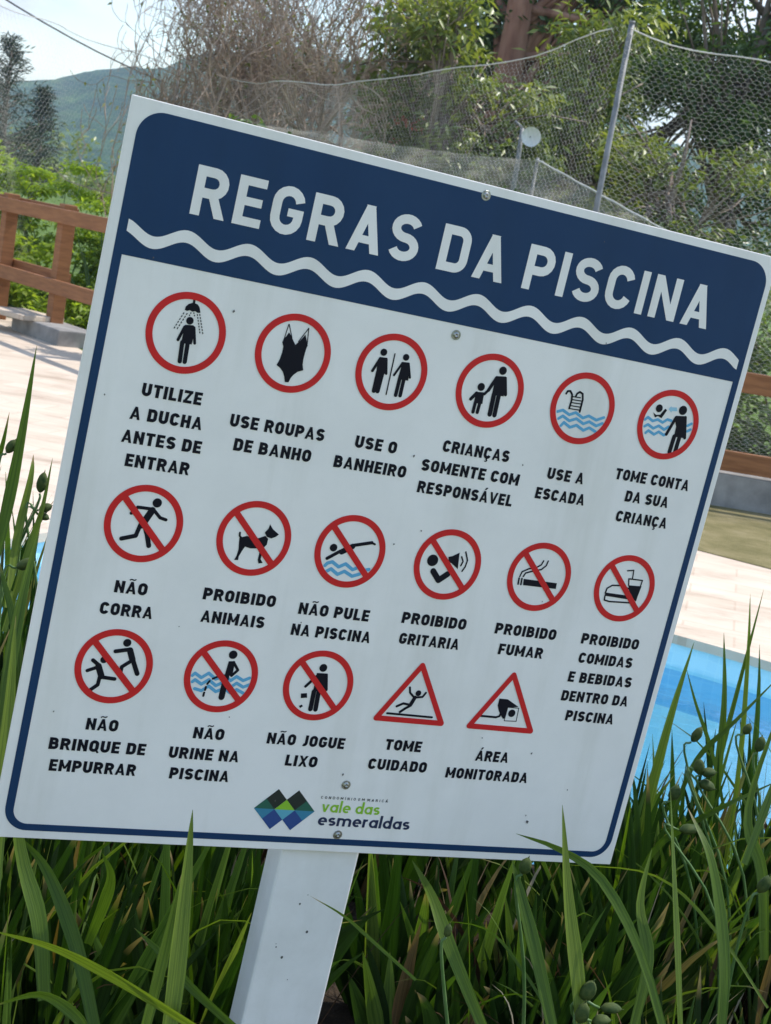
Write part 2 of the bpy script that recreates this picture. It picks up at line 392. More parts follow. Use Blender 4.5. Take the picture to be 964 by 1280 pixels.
# ------------------------------------------------------------------ condensed sans capitals, cap height 1
def rc(x0, y0, x1, y1): return [(x0, y0), (x1, y0), (x1, y1), (x0, y1)]
def glyph(ch, s=0.195):
    h = s / 2; W = 0.70; r = (W - s) / 2; cx = W / 2
    base = {'Ã': 'A', 'Á': 'A', 'Ç': 'C', 'Í': 'I'}.get(ch, ch)
    g, w = [], W
    if base == 'I': g, w = [rc(0, 0, s, 1)], s
    elif base == 'L': g, w = [rc(0, 0, s, 1), rc(0, 0, .58, s * .9)], .58
    elif base == 'E': g, w = [rc(0, 0, s, 1), rc(0, 0, .6, s * .9), rc(0, 1 - s * .9, .6, 1), rc(0, .5 - s * .43, .56, .5 + s * .43)], .6
    elif base == 'F': g, w = [rc(0, 0, s, 1), rc(0, 1 - s * .9, .6, 1), rc(0, .47 - s * .43, .55, .47 + s * .43)], .6
    elif base == 'T': g, w = [rc(.33 - h, 0, .33 + h, 1), rc(0, 1 - s * .9, .66, 1)], .66
    elif base == 'H': g = [rc(0, 0, s, 1), rc(W - s, 0, W, 1), rc(0, .5 - h * .9, W, .5 + h * .9)]
    elif base == 'N': g, w = [rc(0, 0, s, 1), rc(.73 - s, 0, .73, 1), [(0, 1), (.20, 1), (.73, 0), (.53, 0)]], .73
    elif base == 'M': g, w = [rc(0, 0, s, 1), rc(.90 - s, 0, .90, 1), [(0, 1), (.20, 1), (.53, .24), (.37, .24)], [(.90, 1), (.70, 1), (.37, .24), (.53, .24)]], .90
    elif base == 'A': g, w = [[(0, 0), (.205, 0), (.49, 1), (.285, 1)], [(.555, 0), (.76, 0), (.475, 1), (.27, 1)], rc(.14, .19, .62, .355)], .76
    elif base == 'V': g, w = [[(0, 1), (.205, 1), (.48, 0), (.28, 0)], [(.555, 1), (.76, 1), (.48, 0), (.28, 0)]], .76
    elif base == 'X': g, w = [[(0, 0), (.22, 0), (.74, 1), (.52, 1)], [(.52, 0), (.74, 0), (.22, 1), (0, 1)]], .74
    elif base == 'Z': g, w = [rc(0, 0, .64, s * .9), rc(0, 1 - s * .9, .64, 1), [(0, s * .5), (.22, s * .5), (.64, 1 - s * .5), (.42, 1 - s * .5)]], .64
    elif base in 'OQ':
        g = stroke(arc(cx, h + r, r, 180, 360) + arc(cx, 1 - h - r, r, 0, 180), s, True)
        if base == 'Q': g = g + [[(.38, .24), (.50, .34), (.78, -.02), (.64, -.10)]]
    elif base == 'C': g = stroke(arc(cx, 1 - h - r, r, 14, 180) + arc(cx, h + r, r, 180, 346), s)
    elif base == 'G': g = stroke(arc(cx, 1 - h - r, r, 10, 180) + arc(cx, h + r, r, 180, 360) + [(W - h, .55)], s) + [rc(.36, .385, W, .55)]
    elif base == 'D': g = stroke([(h, h)] + arc(W - h - .20, h + .20, .20, -90, 0) + arc(W - h - .20, 1 - h - .20, .20, 0, 90) + [(h, 1 - h)], s, True)
    elif base == 'U': g = stroke([(h, 1)] + arc(cx, h + r, r, 180, 360) + [(W - h, 1)], s)
    elif base == 'J': g, w = stroke([(.55 - h, 1)] + arc(.55 - h - .17, h + .17, .17, 0, -120), s), .55
    elif base == 'S':
        q = (1 - s) / 4
        g = stroke(arc(cx, 1 - h - q, r, 20, 268, 16, q) + arc(cx, h + q, r, 88, -160, 16, q), s)
    elif base in 'PRB':
        if base == 'B':
            g = [rc(0, 0, s, 1)] + stroke([(h, 1 - h)] + arc(.66 - h - .17, 1 - h - .17, .17, 90, 0) + arc(.66 - h - .15, .52 + .15, .15, 0, -90) + [(h, .52)], s * .95)
            g += stroke([(h, .52)] + arc(W - h - .17, .52 - .17, .17, 90, 0) + arc(W - h - .17, h + .17, .17, 0, -90) + [(h, h)], s * .95)
        else:
            b0 = .44 if base == 'P' else .47
            rr = (1 - h - b0) / 2
            g = [rc(0, 0, s, 1)] + stroke([(h, 1 - h)] + arc(W - h - rr, 1 - h - rr, rr, 90, -90) + [(h, b0)], s)
            if base == 'R': g += [[(.29, .48), (.50, .48), (W + .03, 0), (W - .185, 0)]]; w = .72
    if ch == 'Ã': g = g + stroke(bez((.15, 1.10), (.27, 1.34), (.47, 1.00), (.61, 1.24), 9), .095)
    if ch == 'Á': g = g + [[(.31, 1.08), (.44, 1.08), (.60, 1.30), (.42, 1.30)]]
    if ch == 'Í': g = g + [[(.04, 1.08), (.16, 1.08), (.30, 1.28), (.14, 1.28)]]
    if ch == 'Ç': g = g + [[(.27, .05), (.42, .05), (.42, -.06), (.47, -.13), (.38, -.26), (.20, -.26), (.20, -.17), (.31, -.17), (.33, -.10), (.27, -.09)]]
    return g, w

def lower(ch, s=0.2):
    """rounded lower case, x height 1 (for the emblem)"""
    h = s / 2; W = 0.86; r = (W - s) / 2; cx = W / 2; ry = (1 - s) / 2
    ring = stroke(arc(cx, .5, r, 0, 345, 22, ry), s, True)
    if ch == 'a': return ring + [rc(W - s, 0, W, 1)], W
    if ch == 'd': return ring + [rc(W - s, 0, W, 1.55)], W
    if ch == 'l': return [rc(0, 0, s, 1.55)], s
    if ch == 'v': return [[(0, 1), (.23, 1), (.51, 0), (.30, 0)], [(.57, 1), (.80, 1), (.51, 0), (.30, 0)]], .80
    if ch == 'e': return stroke(arc(cx, .5, r, 0, 308, 20, ry), s) + [rc(.1, .5 - h * .8, W, .5 + h * .8)], W
    if ch == 's': return stroke(arc(.35, 1 - h - (1 - s) / 4, .24, 35, 268, 12, (1 - s) / 4) + arc(.35, h + (1 - s) / 4, .24, 88, -145, 12, (1 - s) / 4), s), .70
    if ch == 'r': return [rc(0, 0, s, 1)] + stroke(arc(.40, 1 - h - .3, .30, 180, 80, 8), s), .50
    if ch == 'm': return [rc(0, 0, s, 1)] + stroke(arc(.39, 1 - h - .26, .29, 180, 0, 10, .26) + [(.68, 0)], s) + stroke(arc(.97, 1 - h - .26, .29, 180, 0, 10, .26) + [(1.26, 0)], s), 1.26 + h
    return [], .4

GCACHE = {}
def text_polys(txt, x0, x1, y, cap, gap=.185, space=.42, low=False, s=None):
    """triangulated text from x0 to x1 on baseline y (mm on the board)"""
    pen, items = 0.0, []
    for ch in txt:
        if ch == ' ': pen += space - gap; continue
        k = (ch, low, s)
        if k not in GCACHE:
            g, w = (lower if low else glyph)(ch, s) if s else (lower if low else glyph)(ch)
            GCACHE[k] = (*union2(g), w)
        items.append((pen, GCACHE[k])); pen += GCACHE[k][2] + gap
    sx = (x1 - x0) / (pen - gap)
    V, F = [], []
    for px, (v, f, w) in items:
        n = len(V)
        V += [(x0 + (px + a) * sx, y + b * cap) for a, b in v]; F += [tuple(i + n for i in t) for t in f]
    return V, F
PICT = {
 'shower': (101.5,-222,[('k','s',2.3,[(1.6,35.2),(2.0,31.1)]),('k','p',[(-6.3,23.5),(-6.0,27.0),(-3.6,30.2),(1.0,32.6),(5.7,31.8),(8.7,29.0),(10.7,23.6),(7.8,22.9),(4.9,24.2),(2.2,23.1),(-1.1,24.1),(-3.8,22.8)]),('k','d',1.1,[(-6.3,21.0),(-14.0,1.6)]),('k','d',1.1,[(-2.8,21.0),(-10.6,1.6)]),('k','d',1.1,[(7.6,22.0),(14.9,1.7)]),('k','d',1.1,[(10.1,22.5),(18.2,1.5)]),('k','d',1.1,[(1.0,22.4),(-0.6,17.5)]),('k','d',1.1,[(3.5,22.9),(5.6,18.2)]),('k','c',1.4,13.4,4.0),('k','p',[(-4.3,6.6),(-2.5,8.4),(5.9,9.4),(8.6,7.8),(8.7,-1.6),(8.4,-10.6),(-3.2,-11.3),(-3.0,-1.7)]),('k','s',2.9,[(-3.0,5.4),(-7.0,-8.3)]),('k','s',2.7,[(7.3,7.1),(11.3,-8.8)]),('k','s',4.2,[(-2.0,-10.0),(-0.6,-30.2)]),('k','s',4.2,[(3.9,-9.9),(4.8,-29.9)])]),
 'swimsuit': (221.7,-222,[('k','s',0.9,[(-11.8,29.9),(-13.8,10.7)]),('k','s',0.9,[(-11.5,30.0),(-5.2,16.4)]),('k','s',0.9,[(11.3,29.9),(3.0,13.6)]),('k','s',0.9,[(11.3,29.9),(13.3,12.9)]),('k','p',[(-14.8,9.5),(-14.1,13.2),(-11.7,16.7),(-9.8,21.4),(-6.8,18.7),(-3.7,14.6),(0.4,9.5),(4.3,14.6),(7.3,19.2),(9.0,22.4),(11.6,17.0),(14.3,11.3),(13.5,8.6),(13.0,2.6),(12.8,-4.4),(13.3,-10.2),(15.4,-15.8),(9.3,-18.7),(5.4,-22.7),(3.1,-26.7),(1.8,-31.6),(-2.5,-31.8),(-4.3,-26.2),(-7.0,-21.5),(-11.0,-17.9),(-15.6,-15.4),(-13.4,-8.6),(-12.5,-0.8),(-12.6,5.6)])]),
 'wc': (339,-222,[('k','c',-14.5,20.0,4.0),('k','p',[(-18.1,14.1),(-9.0,14.7),(-7.8,5.7),(-7.1,-3.2),(-17.9,-3.8),(-19.0,6.3)]),('k','s',3.0,[(-16.9,12.7),(-22.8,-2.3)]),('k','s',2.7,[(-9.7,13.2),(-6.0,-2.7)]),('k','s',4.6,[(-15.8,-2.3),(-15.8,-23.8)]),('k','s',4.6,[(-10.7,-2.2),(-11.4,-23.5)]),('k','s',1.3,[(-1.1,20.6),(-0.4,-25.4)]),('k','c',13.0,19.2,3.8),('k','p',[(9.3,13.5),(17.4,14.1),(19.9,6.6),(21.9,-5.8),(8.9,-6.5),(9.7,6.1)]),('k','s',2.4,[(10.2,12.1),(3.6,-2.6)]),('k','s',2.4,[(17.7,12.9),(23.0,-2.1)]),('k','s',4.0,[(11.2,-5.5),(11.0,-24.2)]),('k','s',4.0,[(16.3,-5.4),(16.4,-23.8)])]),
 'child': (463.3,-222,[('k','c',10.0,25.4,4.8),('k','p',[(3.1,17.9),(15.1,19.5),(17.1,18.4),(18.0,8.8),(18.7,-3.2),(3.5,-4.2),(3.1,6.2),(1.8,14.2)]),('k','s',3.8,[(4.3,16.2),(-2.1,0.5)]),('k','s',3.0,[(-2.1,0.5),(-6.0,-4.7)]),('k','s',3.6,[(15.2,17.5),(20.5,-0.9)]),('k','s',5.2,[(6.0,-3.0),(6.8,-26.4)]),('k','s',5.0,[(12.3,-2.9),(13.0,-26.4)]),('k','c',-12.1,2.6,4.6),('k','p',[(-17.0,-4.0),(-6.5,-2.8),(-6.2,-9.0),(-5.5,-16.3),(-16.7,-17.0),(-16.6,-10.8)]),('k','s',3.6,[(-16.0,-5.2),(-21.4,-13.1)]),('k','s',3.8,[(-14.7,-16.3),(-14.8,-27.1)]),('k','s',3.8,[(-9.1,-15.7),(-9.3,-26.7)])]),
 'ladder': (587.5,-222,[('b','s',2.7,[(-31.5,-8.9),(-25.3,-6.1),(-15.3,-10.1),(-7.5,-6.2),(3.7,-10.9),(10.6,-7.2),(22.1,-10.5),(31.3,-5.8)]),('b','s',2.7,[(-28.1,-16.7),(-23.4,-12.8),(-13.2,-17.1),(-4.6,-13.1),(6.2,-17.6),(13.2,-13.8),(24.1,-17.3),(31.3,-13.0)]),('b','s',2.7,[(-22.7,-24.4),(-19.8,-20.0),(-10.2,-24.5),(-2.4,-20.6),(8.4,-25.2),(15.3,-20.9),(24.9,-24.1)]),('k','s',2.2,[(-26.5,13.5),(-25.2,16.8),(-21.8,17.4),(-18.4,13.8),(-17.2,6.5),(-17.7,-2.7)]),('k','s',2.2,[(-13.2,12.1),(-12.2,15.9),(-9.1,18.5),(-4.8,16.9),(-2.8,10.2),(-2.7,-4.4)]),('k','s',1.2,[(-18.3,11.5),(-6.6,11.9)]),('k','s',1.2,[(-17.9,7.9),(-4.4,8.4)]),('k','s',1.2,[(-17.4,4.4),(-3.4,4.9)]),('k','s',1.2,[(-17.5,0.7),(-2.8,1.1)]),('k','s',1.2,[(-17.1,-2.9),(-2.7,-2.5)])]),
 'watch': (708.8,-222,[('b','s',2.6,[(-33.7,1.0),(-30.5,4.5),(-22.6,1.0),(-16.3,3.9),(-8.3,1.5),(-2.9,6.1),(3.0,5.5)]),('b','s',2.6,[(-31.9,-7.0),(-27.8,-4.1),(-19.0,-7.5),(-12.5,-3.3),(-3.6,-6.7),(1.0,-2.4)]),('b','s',2.6,[(-28.0,-14.4),(-25.0,-11.2),(-15.8,-14.6),(-10.3,-10.4),(-2.1,-13.4),(1.7,-10.7)]),('b','s',2.6,[(27.7,3.3),(32.4,6.5)]),('b','s',2.6,[(29.3,-3.5),(33.1,-0.7)]),('l','p',[(-5.0,18.7),(-2.2,22.9),(-1.7,21.4),(6.1,22.4),(7.8,18.1),(-0.1,17.1),(-0.1,15.2)]),('k','c',-18.3,17.5,4.8),('k','p',[(-25.1,11.3),(-20.4,9.1),(-14.8,10.1),(-9.9,18.4),(-6.9,17.0),(-9.4,11.0),(-11.7,6.3),(-17.3,8.1),(-20.9,5.6)]),('k','c',15.3,20.5,5.7),('k','p',[(7.7,12.5),(22.3,14.3),(25.8,3.3),(27.0,-12.3),(12.6,-13.0),(11.8,-0.4),(7.1,8.3)]),('k','s',3.7,[(8.3,10.4),(1.1,-11.6)]),('k','s',3.7,[(21.3,12.5),(28.1,-11.9)]),('k','s',5.1,[(13.0,-12.4),(12.0,-32.1)]),('k','s',5.1,[(20.4,-12.5),(19.8,-30.9)])]),
 'run': (98.2,-430.5,[('k','c',9.8,24.6,5.1),('k','s',6.9,[(6.0,15.8),(1.6,5.8),(-1.7,-1.9)]),('k','s',3.3,[(8.0,16.1),(16.1,8.9),(22.9,7.5)]),('k','s',3.3,[(5.2,17.2),(-10.1,17.1),(-15.7,9.6)]),('k','s',4.3,[(-3.4,-1.1),(-6.1,-14.2),(-20.8,-19.3)]),('k','s',4.8,[(0.1,0.4),(5.8,-11.1),(10.1,-23.3)])]),
 'dog': (223.4,-430.5,[('k','s',2.1,[(-17.5,4.5),(-17.0,0.9),(-13.3,-2.4)]),('k','p',[(-16.8,-1.3),(-8.9,1.9),(2.4,-0.0),(12.3,4.8),(16.2,1.8),(16.1,-5.0),(12.7,-9.5),(12.9,-16.2),(12.6,-22.2),(15.9,-26.1),(11.3,-27.5),(9.5,-23.4),(9.6,-15.3),(6.1,-10.6),(-1.8,-11.6),(-8.3,-10.3),(-10.5,-15.2),(-13.0,-22.3),(-12.9,-26.5),(-17.4,-26.9),(-15.8,-22.1),(-15.0,-14.4),(-16.2,-6.5)]),('k','p',[(10.7,8.3),(14.1,13.6),(14.7,18.6),(19.1,13.5),(27.4,8.4),(24.5,5.3),(19.6,2.8),(14.1,3.9)])]),
 'dive': (339.3,-430.5,[('b','s',3.1,[(-26.3,-20.0),(-24.2,-17.0),(-18.5,-14.6),(-9.6,-19.6),(-2.0,-15.0),(8.0,-20.7),(14.4,-17.1),(20.9,-20.2),(27.7,-18.0)]),('b','s',3.1,[(-22.6,-26.2),(-18.2,-22.9),(-8.9,-28.4),(-1.4,-23.8),(9.0,-28.4),(17.7,-24.8)]),('k','c',-21.0,1.9,4.5),('k','s',3.6,[(-25.8,-11.4),(-12.0,-1.1)]),('k','s',6.1,[(-10.1,-1.6),(1.5,6.2)]),('k','s',3.6,[(1.2,7.3),(23.7,13.6)]),('k','s',2.2,[(22.8,13.8),(27.8,12.2)])]),
 'shout': (463.7,-430.5,[('k','c',-20.3,2.7,7.0),('k','s',6.7,[(-16.4,-9.9),(-6.8,-19.9),(2.8,-11.3)]),('k','p',[(-1.4,9.4),(3.4,10.9),(11.5,16.2),(14.3,-3.8),(4.8,2.2),(0.2,3.3)]),('k','s',1.7,[(15.5,11.5),(18.7,6.2),(17.1,0.9)]),('k','s',1.7,[(19.3,18.0),(24.0,8.3),(23.1,0.2),(20.4,-5.6)])]),
 'smoke': (587.6,-430.5,[('k','p',[(-20.2,-4.8),(26.0,-4.7),(26.6,-12.0),(-19.0,-12.6)]),('k','s',2.0,[(-26.5,-4.8),(-25.9,-12.0)]),('k','s',2.0,[(-22.6,-4.8),(-22.1,-12.1)]),('k','s',1.7,[(-26.2,-2.6),(-24.7,3.6),(-16.5,8.4),(-7.6,10.6),(-1.4,15.2),(0.4,20.4)]),('k','s',1.7,[(-21.6,-2.0),(-19.6,2.6),(-9.4,6.6),(0.2,9.4),(5.5,15.0),(6.6,20.9)])]),
 'food': (709.5,-430.5,[('k','s',1.8,[(-25.4,-8.7),(-24.6,-2.7),(-18.2,2.0),(-4.4,3.1),(7.0,0.2),(12.0,-7.1)]),('k','p',[(-25.5,-8.2),(11.8,-8.5),(12.0,-13.3),(-25.5,-12.4)]),('k','s',1.8,[(-24.8,-12.6),(-24.2,-17.8),(-16.7,-18.9),(12.9,-17.2),(12.4,-12.4)]),('k','s',1.5,[(2.5,12.9),(22.5,13.1),(20.5,-13.7)]),('k','s',1.5,[(2.5,12.9),(4.6,5.0)]),('k','p',[(4.0,4.7),(23.5,5.6),(20.9,-14.2),(13.2,-11.8)]),('k','s',1.5,[(-2.4,22.7),(6.3,24.3),(7.7,13.3)])]),
 'push': (97.5,-593,[('k','c',9.2,28.2,4.5),('k','s',4.2,[(12.6,20.8),(-1.7,17.3)]),('k','s',6.4,[(13.9,20.1),(18.7,9.6)]),('k','s',4.8,[(19.5,8.8),(27.1,-5.9)]),('k','s',3.9,[(17.2,7.7),(8.6,0.4),(8.5,-6.0)]),('k','c',-12.5,6.4,3.9),('k','s',6.4,[(-17.0,-1.2),(-11.6,-12.5)]),('k','s',3.9,[(-18.0,0.7),(-24.2,4.9)]),('k','s',3.6,[(-18.1,-2.8),(-28.1,-7.5)]),('k','s',3.9,[(-10.0,-13.5),(3.4,-14.3)]),('k','s',3.9,[(-13.3,-13.3),(-13.7,-22.6),(-20.3,-28.7)])]),
 'urine': (220.4,-593,[('b','s',2.9,[(-33.4,-2.0),(-30.8,1.0),(-22.6,-3.6),(-15.1,2.5),(-5.6,-3.8),(2.7,1.2),(12.1,-3.9),(18.0,1.5),(26.6,-2.5),(33.5,1.2)]),('b','s',2.9,[(-31.8,-9.2),(-29.2,-6.6),(-21.0,-11.2),(-13.5,-5.1),(-4.0,-11.4),(4.4,-6.4),(13.7,-11.5),(19.7,-6.2),(28.3,-10.2),(34.7,-6.9)]),('b','s',2.9,[(-27.6,-17.1),(-19.4,-18.8),(-11.9,-12.7),(-2.5,-18.4),(6.0,-14.0),(15.3,-18.6),(21.3,-13.8),(29.8,-17.3)]),('k','c',8.3,26.8,5.0),('k','p',[(4.8,18.7),(12.3,19.5),(12.7,1.6),(3.7,1.9)]),('k','s',2.9,[(10.8,18.1),(17.8,9.3),(11.7,2.1)]),('k','s',6.5,[(5.8,0.3),(5.6,-24.3)]),('k','s',2.3,[(-4.7,-1.0),(-9.2,-3.5)]),('k','s',2.3,[(-12.3,-6.5),(-14.2,-10.2)]),('k','s',2.3,[(-15.1,-13.9),(-15.3,-17.5)]),('k','s',2.3,[(-15.7,-20.8),(-15.8,-24.7)])]),
 'litter': (338.5,-593,[('k','c',1.0,21.9,4.8),('k','p',[(-5.4,15.1),(7.9,15.6),(9.8,4.5),(10.0,-7.5),(-5.1,-7.1),(-5.2,4.4)]),('k','s',3.3,[(6.8,13.7),(10.8,-4.1)]),('k','s',3.1,[(-4.6,11.4),(-15.5,-2.4)]),('k','s',5.1,[(-3.8,-7.5),(-3.1,-29.3)]),('k','s',5.1,[(2.1,-8.0),(3.2,-29.2)]),('k','p',[(-19.1,-11.4),(-11.9,-10.3),(-10.3,-15.8),(-18.0,-17.0)]),('k','p',[(-18.1,-26.7),(-15.0,-24.7),(-13.0,-26.5),(-16.0,-29.1)])]),
 'slip': (463.2,-590,[('k','c',3.5,-0.8,3.7),('k','s',4.5,[(0.4,-6.6),(-3.0,-15.9)]),('k','s',2.4,[(-1.1,-6.2),(-7.4,-1.0),(-9.3,5.4)]),('k','s',2.4,[(1.4,-6.5),(10.1,-4.9),(13.1,0.6)]),('k','s',2.7,[(-3.5,-16.2),(-12.8,-15.2),(-20.4,-19.5)]),('k','s',2.9,[(-2.5,-16.9),(-9.0,-21.4),(-14.4,-26.1)]),('k','s',2.4,[(-30.5,-29.1),(28.9,-29.4)])]),
 'camera': (587.5,-590,[('k','p',[(-11.4,2.3),(0.3,2.2),(17.7,-6.2),(2.8,-8.4),(2.3,-22.4),(0.6,-23.5),(-4.0,-18.8),(-8.0,-13.6),(-11.4,-6.9)]),('k','s',0.9,[(3.1,-8.0),(18.5,-7.8),(19.5,-25.0),(2.8,-25.7),(3.1,-8.0)]),('k','c',10.6,-15.2,4.9),('k','s',2.5,[(-30.8,-22.0),(-9.8,-22.1),(-5.3,-20.4),(-4.4,-16.7)])]),
}

# ------------------------------------------------------------------ the sign (board 800 mm square, board face is z = 0)
S_ORG = np.array([-0.3145, 1.5237, 1.5932])
S_X = np.array([0.9133, 0.4035, -0.0555]); S_X /= np.linalg.norm(S_X)
S_Y = np.array([0.0640, -0.0074, 0.9979]); S_Y -= S_X * (S_X @ S_Y); S_Y /= np.linalg.norm(S_Y)
S_Z = np.cross(S_X, S_Y)
def sw(x, y, z=0.0): return S_ORG + (S_X * x + S_Y * y + S_Z * z) / 1000.0
def sw_arr(a): a = np.asarray(a, float) / 1000.0; return S_ORG + a[:, :1] * S_X + a[:, 1:2] * S_Y + a[:, 2:3] * S_Z

def flat(name, V, F, z, mat, parent, label=None):
    me = bpy.data.meshes.new(name)
    me.from_pydata(sw_arr([(x, y, z) for x, y in V]).tolist(), [], F)
    o = link_mesh(name, me, mat, parent)
    if label: o['label'] = label
    return o
def flat_union(name, polys, z, mat, parent, label=None):
    v, f = union2(polys)
    return flat(name, v, f, z, mat, parent, label)
def sbox(mb, x0, x1, y0, y1, z0, z1):
    v = sw_arr([(x, y, z) for z in (z0, z1) for y in (y0, y1) for x in (x0, x1)])
    mb.add(v, [(0, 2, 3, 1), (4, 5, 7, 6), (0, 1, 5, 4), (1, 3, 7, 5), (3, 2, 6, 7), (2, 0, 4, 6)])

sign = empty('rules_sign', tuple(sw(394, -1605, -60)), 'white square pool rules sign with navy heading and red pictograms on white post', 'sign')
mb = MB(); sbox(mb, 0, 800, -800, 0, -4, 0)
board = mb.build('board', M['white'], sign, bevel=0.0008)
mb = MB(); sbox(mb, 343.5, 445, -1640, -30, -51, -7)
mb.build('post', M['post'], sign, bevel=0.003)
for ya, yb in ((-120, -60), (-740, -680)):
    mb = MB(); sbox(mb, 300, 490, ya, yb, -6.6, -4.2); mb.build('mounting_strap', M['steel'], sign)

def rrect(x0, y0, x1, y1, r, corners=(1, 1, 1, 1)):
    """counter clockwise from lower left; corner order ll, lr, ur, ul"""
    p = []
    for (cx, cy, a), k in zip([(x0, y0, 180), (x1, y0, 270), (x1, y1, 0), (x0, y1, 90)], corners):
        rr = r if k else 0.01
        ox = cx + rr if cx == x0 else cx - rr
        oy = cy + rr if cy == y0 else cy - rr
        p += arc(ox, oy, rr, a, a + 90, 12)
    return p
outer = rrect(10.5, -790.5, 792, -10, 27)
inner = rrect(19.8, -782.6, 783.3, -155.7, 17.5, (1, 1, 0, 0))
r = delaunay_2d_cdt([Vector(p) for p in outer + inner], [], [list(range(len(outer))), list(range(len(outer), len(outer) + len(inner)))], 0, 1e-5)
F = [tuple(t) for t, o in zip(r[2], r[5]) if list(o) == [0]]
flat('navy_border', [(v.x, v.y) for v in r[0]], F, 0.35, M['navy'], sign)
# white wave and title
wx = np.linspace(19.8, 783.2, 260)
wy = -131.2 + 6.6 * np.cos(2 * math.pi * (wx - 82.3) / 67.75)
up, dn = [], []
for i in range(len(wx)):
    dy = -6.6 * 2 * math.pi / 67.75 * math.sin(2 * math.pi * (wx[i] - 82.3) / 67.75)
    nx, ny = -dy / math.hypot(1, dy), 1 / math.hypot(1, dy)
    k = 0.55 if 0 < i < len(wx) - 1 else 0
    up.append((wx[i] + nx * 6.1 * k, wy[i] + ny * 6.3)); dn.append((wx[i] - nx * 6.1 * k, wy[i] - ny * 6.3))
V = up + dn; n = len(up)
flat('wave_stripe', V, [(i + n, i + n + 1, i + 1, i) for i in range(n - 1)], 0.7, M['white'], sign)
V, F = text_polys('REGRAS DA PISCINA', 79.5, 725.2, -101.2, 50.3, .175, .50, s=.20)
flat('title_lettering', V, F, 0.7, M['white'], sign, 'large white capitals REGRAS DA PISCINA')

CAPTIONS = [
 ('shower', [('UTILIZE', 68, 132.6, -294.3), ('A DUCHA', 60.6, 138.4, -320.5), ('ANTES DE', 56.6, 142.8, -346), ('ENTRAR', 65.3, 134.8, -371)]),
 ('swimsuit', [('USE ROUPAS', 168.7, 277.6, -310.9), ('DE BANHO', 178.3, 267.4, -336.3)]),
 ('wc', [('USE O', 315.6, 366, -311.4), ('BANHEIRO', 296, 384, -337)]),
 ('child', [('CRIANÇAS', 422.3, 508.2, -299.6), ('SOMENTE COM', 401.4, 528.1, -325), ('RESPONSÁVEL', 403, 526.2, -350.7)]),
 ('ladder', [('USE A', 563.8, 613, -310.7), ('ESCADA', 554.5, 621.6, -336)]),
 ('watch', [('TOME CONTA', 655.1, 761.1, -297.6), ('DA SUA', 676.6, 738.3, -322.6), ('CRIANÇA', 671.1, 744.3, -348.4)]),
 ('run', [('NÃO', 81.1, 116.5, -509.3), ('CORRA', 69.9, 127.5, -534.9)]),
 ('dog', [('PROIBIDO', 180, 264.3, -505.8), ('ANIMAIS', 182.8, 256.7, -531.7)]),
 ('dive', [('NÃO PULE', 294, 380.7, -509.9), ('NA PISCINA', 290.7, 388.4, -535.5)]),
 ('shout', [('PROIBIDO', 422.9, 506.6, -506.6), ('GRITARIA', 425.6, 503.6, -532)]),
 ('smoke', [('PROIBIDO', 546.9, 631, -506.4), ('FUMAR', 558.3, 619.3, -531.7)]),
 ('food', [('PROIBIDO', 668.4, 751.7, -506.5), ('COMIDAS', 671.6, 749.6, -531.4), ('E BEBIDAS', 664.1, 756.4, -557), ('DENTRO DA', 661.5, 758.5, -582.2), ('PISCINA', 674.8, 744.6, -607.6)]),
 ('push', [('NÃO', 80.4, 115.4, -667.8), ('BRINQUE DE', 44.3, 151.6, -693.3), ('EMPURRAR', 49.2, 145.5, -718.5)]),
 ('urine', [('NÃO', 203, 238.6, -668.5), ('URINE NA', 179.6, 261.9, -693.8), ('PISCINA', 185.4, 255.2, -718.7)]),
 ('litter', [('NÃO JOGUE', 291.5, 387.8, -668.1), ('LIXO', 319.8, 359, -693.5)]),
 ('slip', [('TOME', 440.7, 487.9, -664.6), ('CUIDADO', 424.8, 501.5, -690.4)]),
 ('camera', [('ÁREA', 564.4, 609.4, -669.8), ('MONITORADA', 529.5, 643.5, -694.5)])]
PLAB = dict(shower='red ring with a person under a shower', swimsuit='red ring with a black swimsuit', wc='red ring with a man and a woman either side of a bar',
            child='red ring with an adult holding a child by the hand', ladder='red ring with a pool ladder over blue waves', watch='red ring with an adult watching a child in blue water',
            run='struck out red ring with a running person', dog='struck out red ring with a dog', dive='struck out red ring with a diver over blue waves',
            shout='struck out red ring with a shouting head and sound waves', smoke='struck out red ring with a smoking cigarette', food='struck out red ring with a burger and a drink',
            push='struck out red ring with one person pushing another', urine='struck out red ring with a person standing in blue waves', litter='struck out red ring with a person dropping litter',
            slip='red triangle with a slipping person', camera='red triangle with a surveillance camera')
SLASH = ('run', 'dog', 'dive', 'shout', 'smoke', 'food', 'push', 'urine', 'litter')
INK = {'k': 'ink', 'b': 'blue', 'l': 'lightblue'}
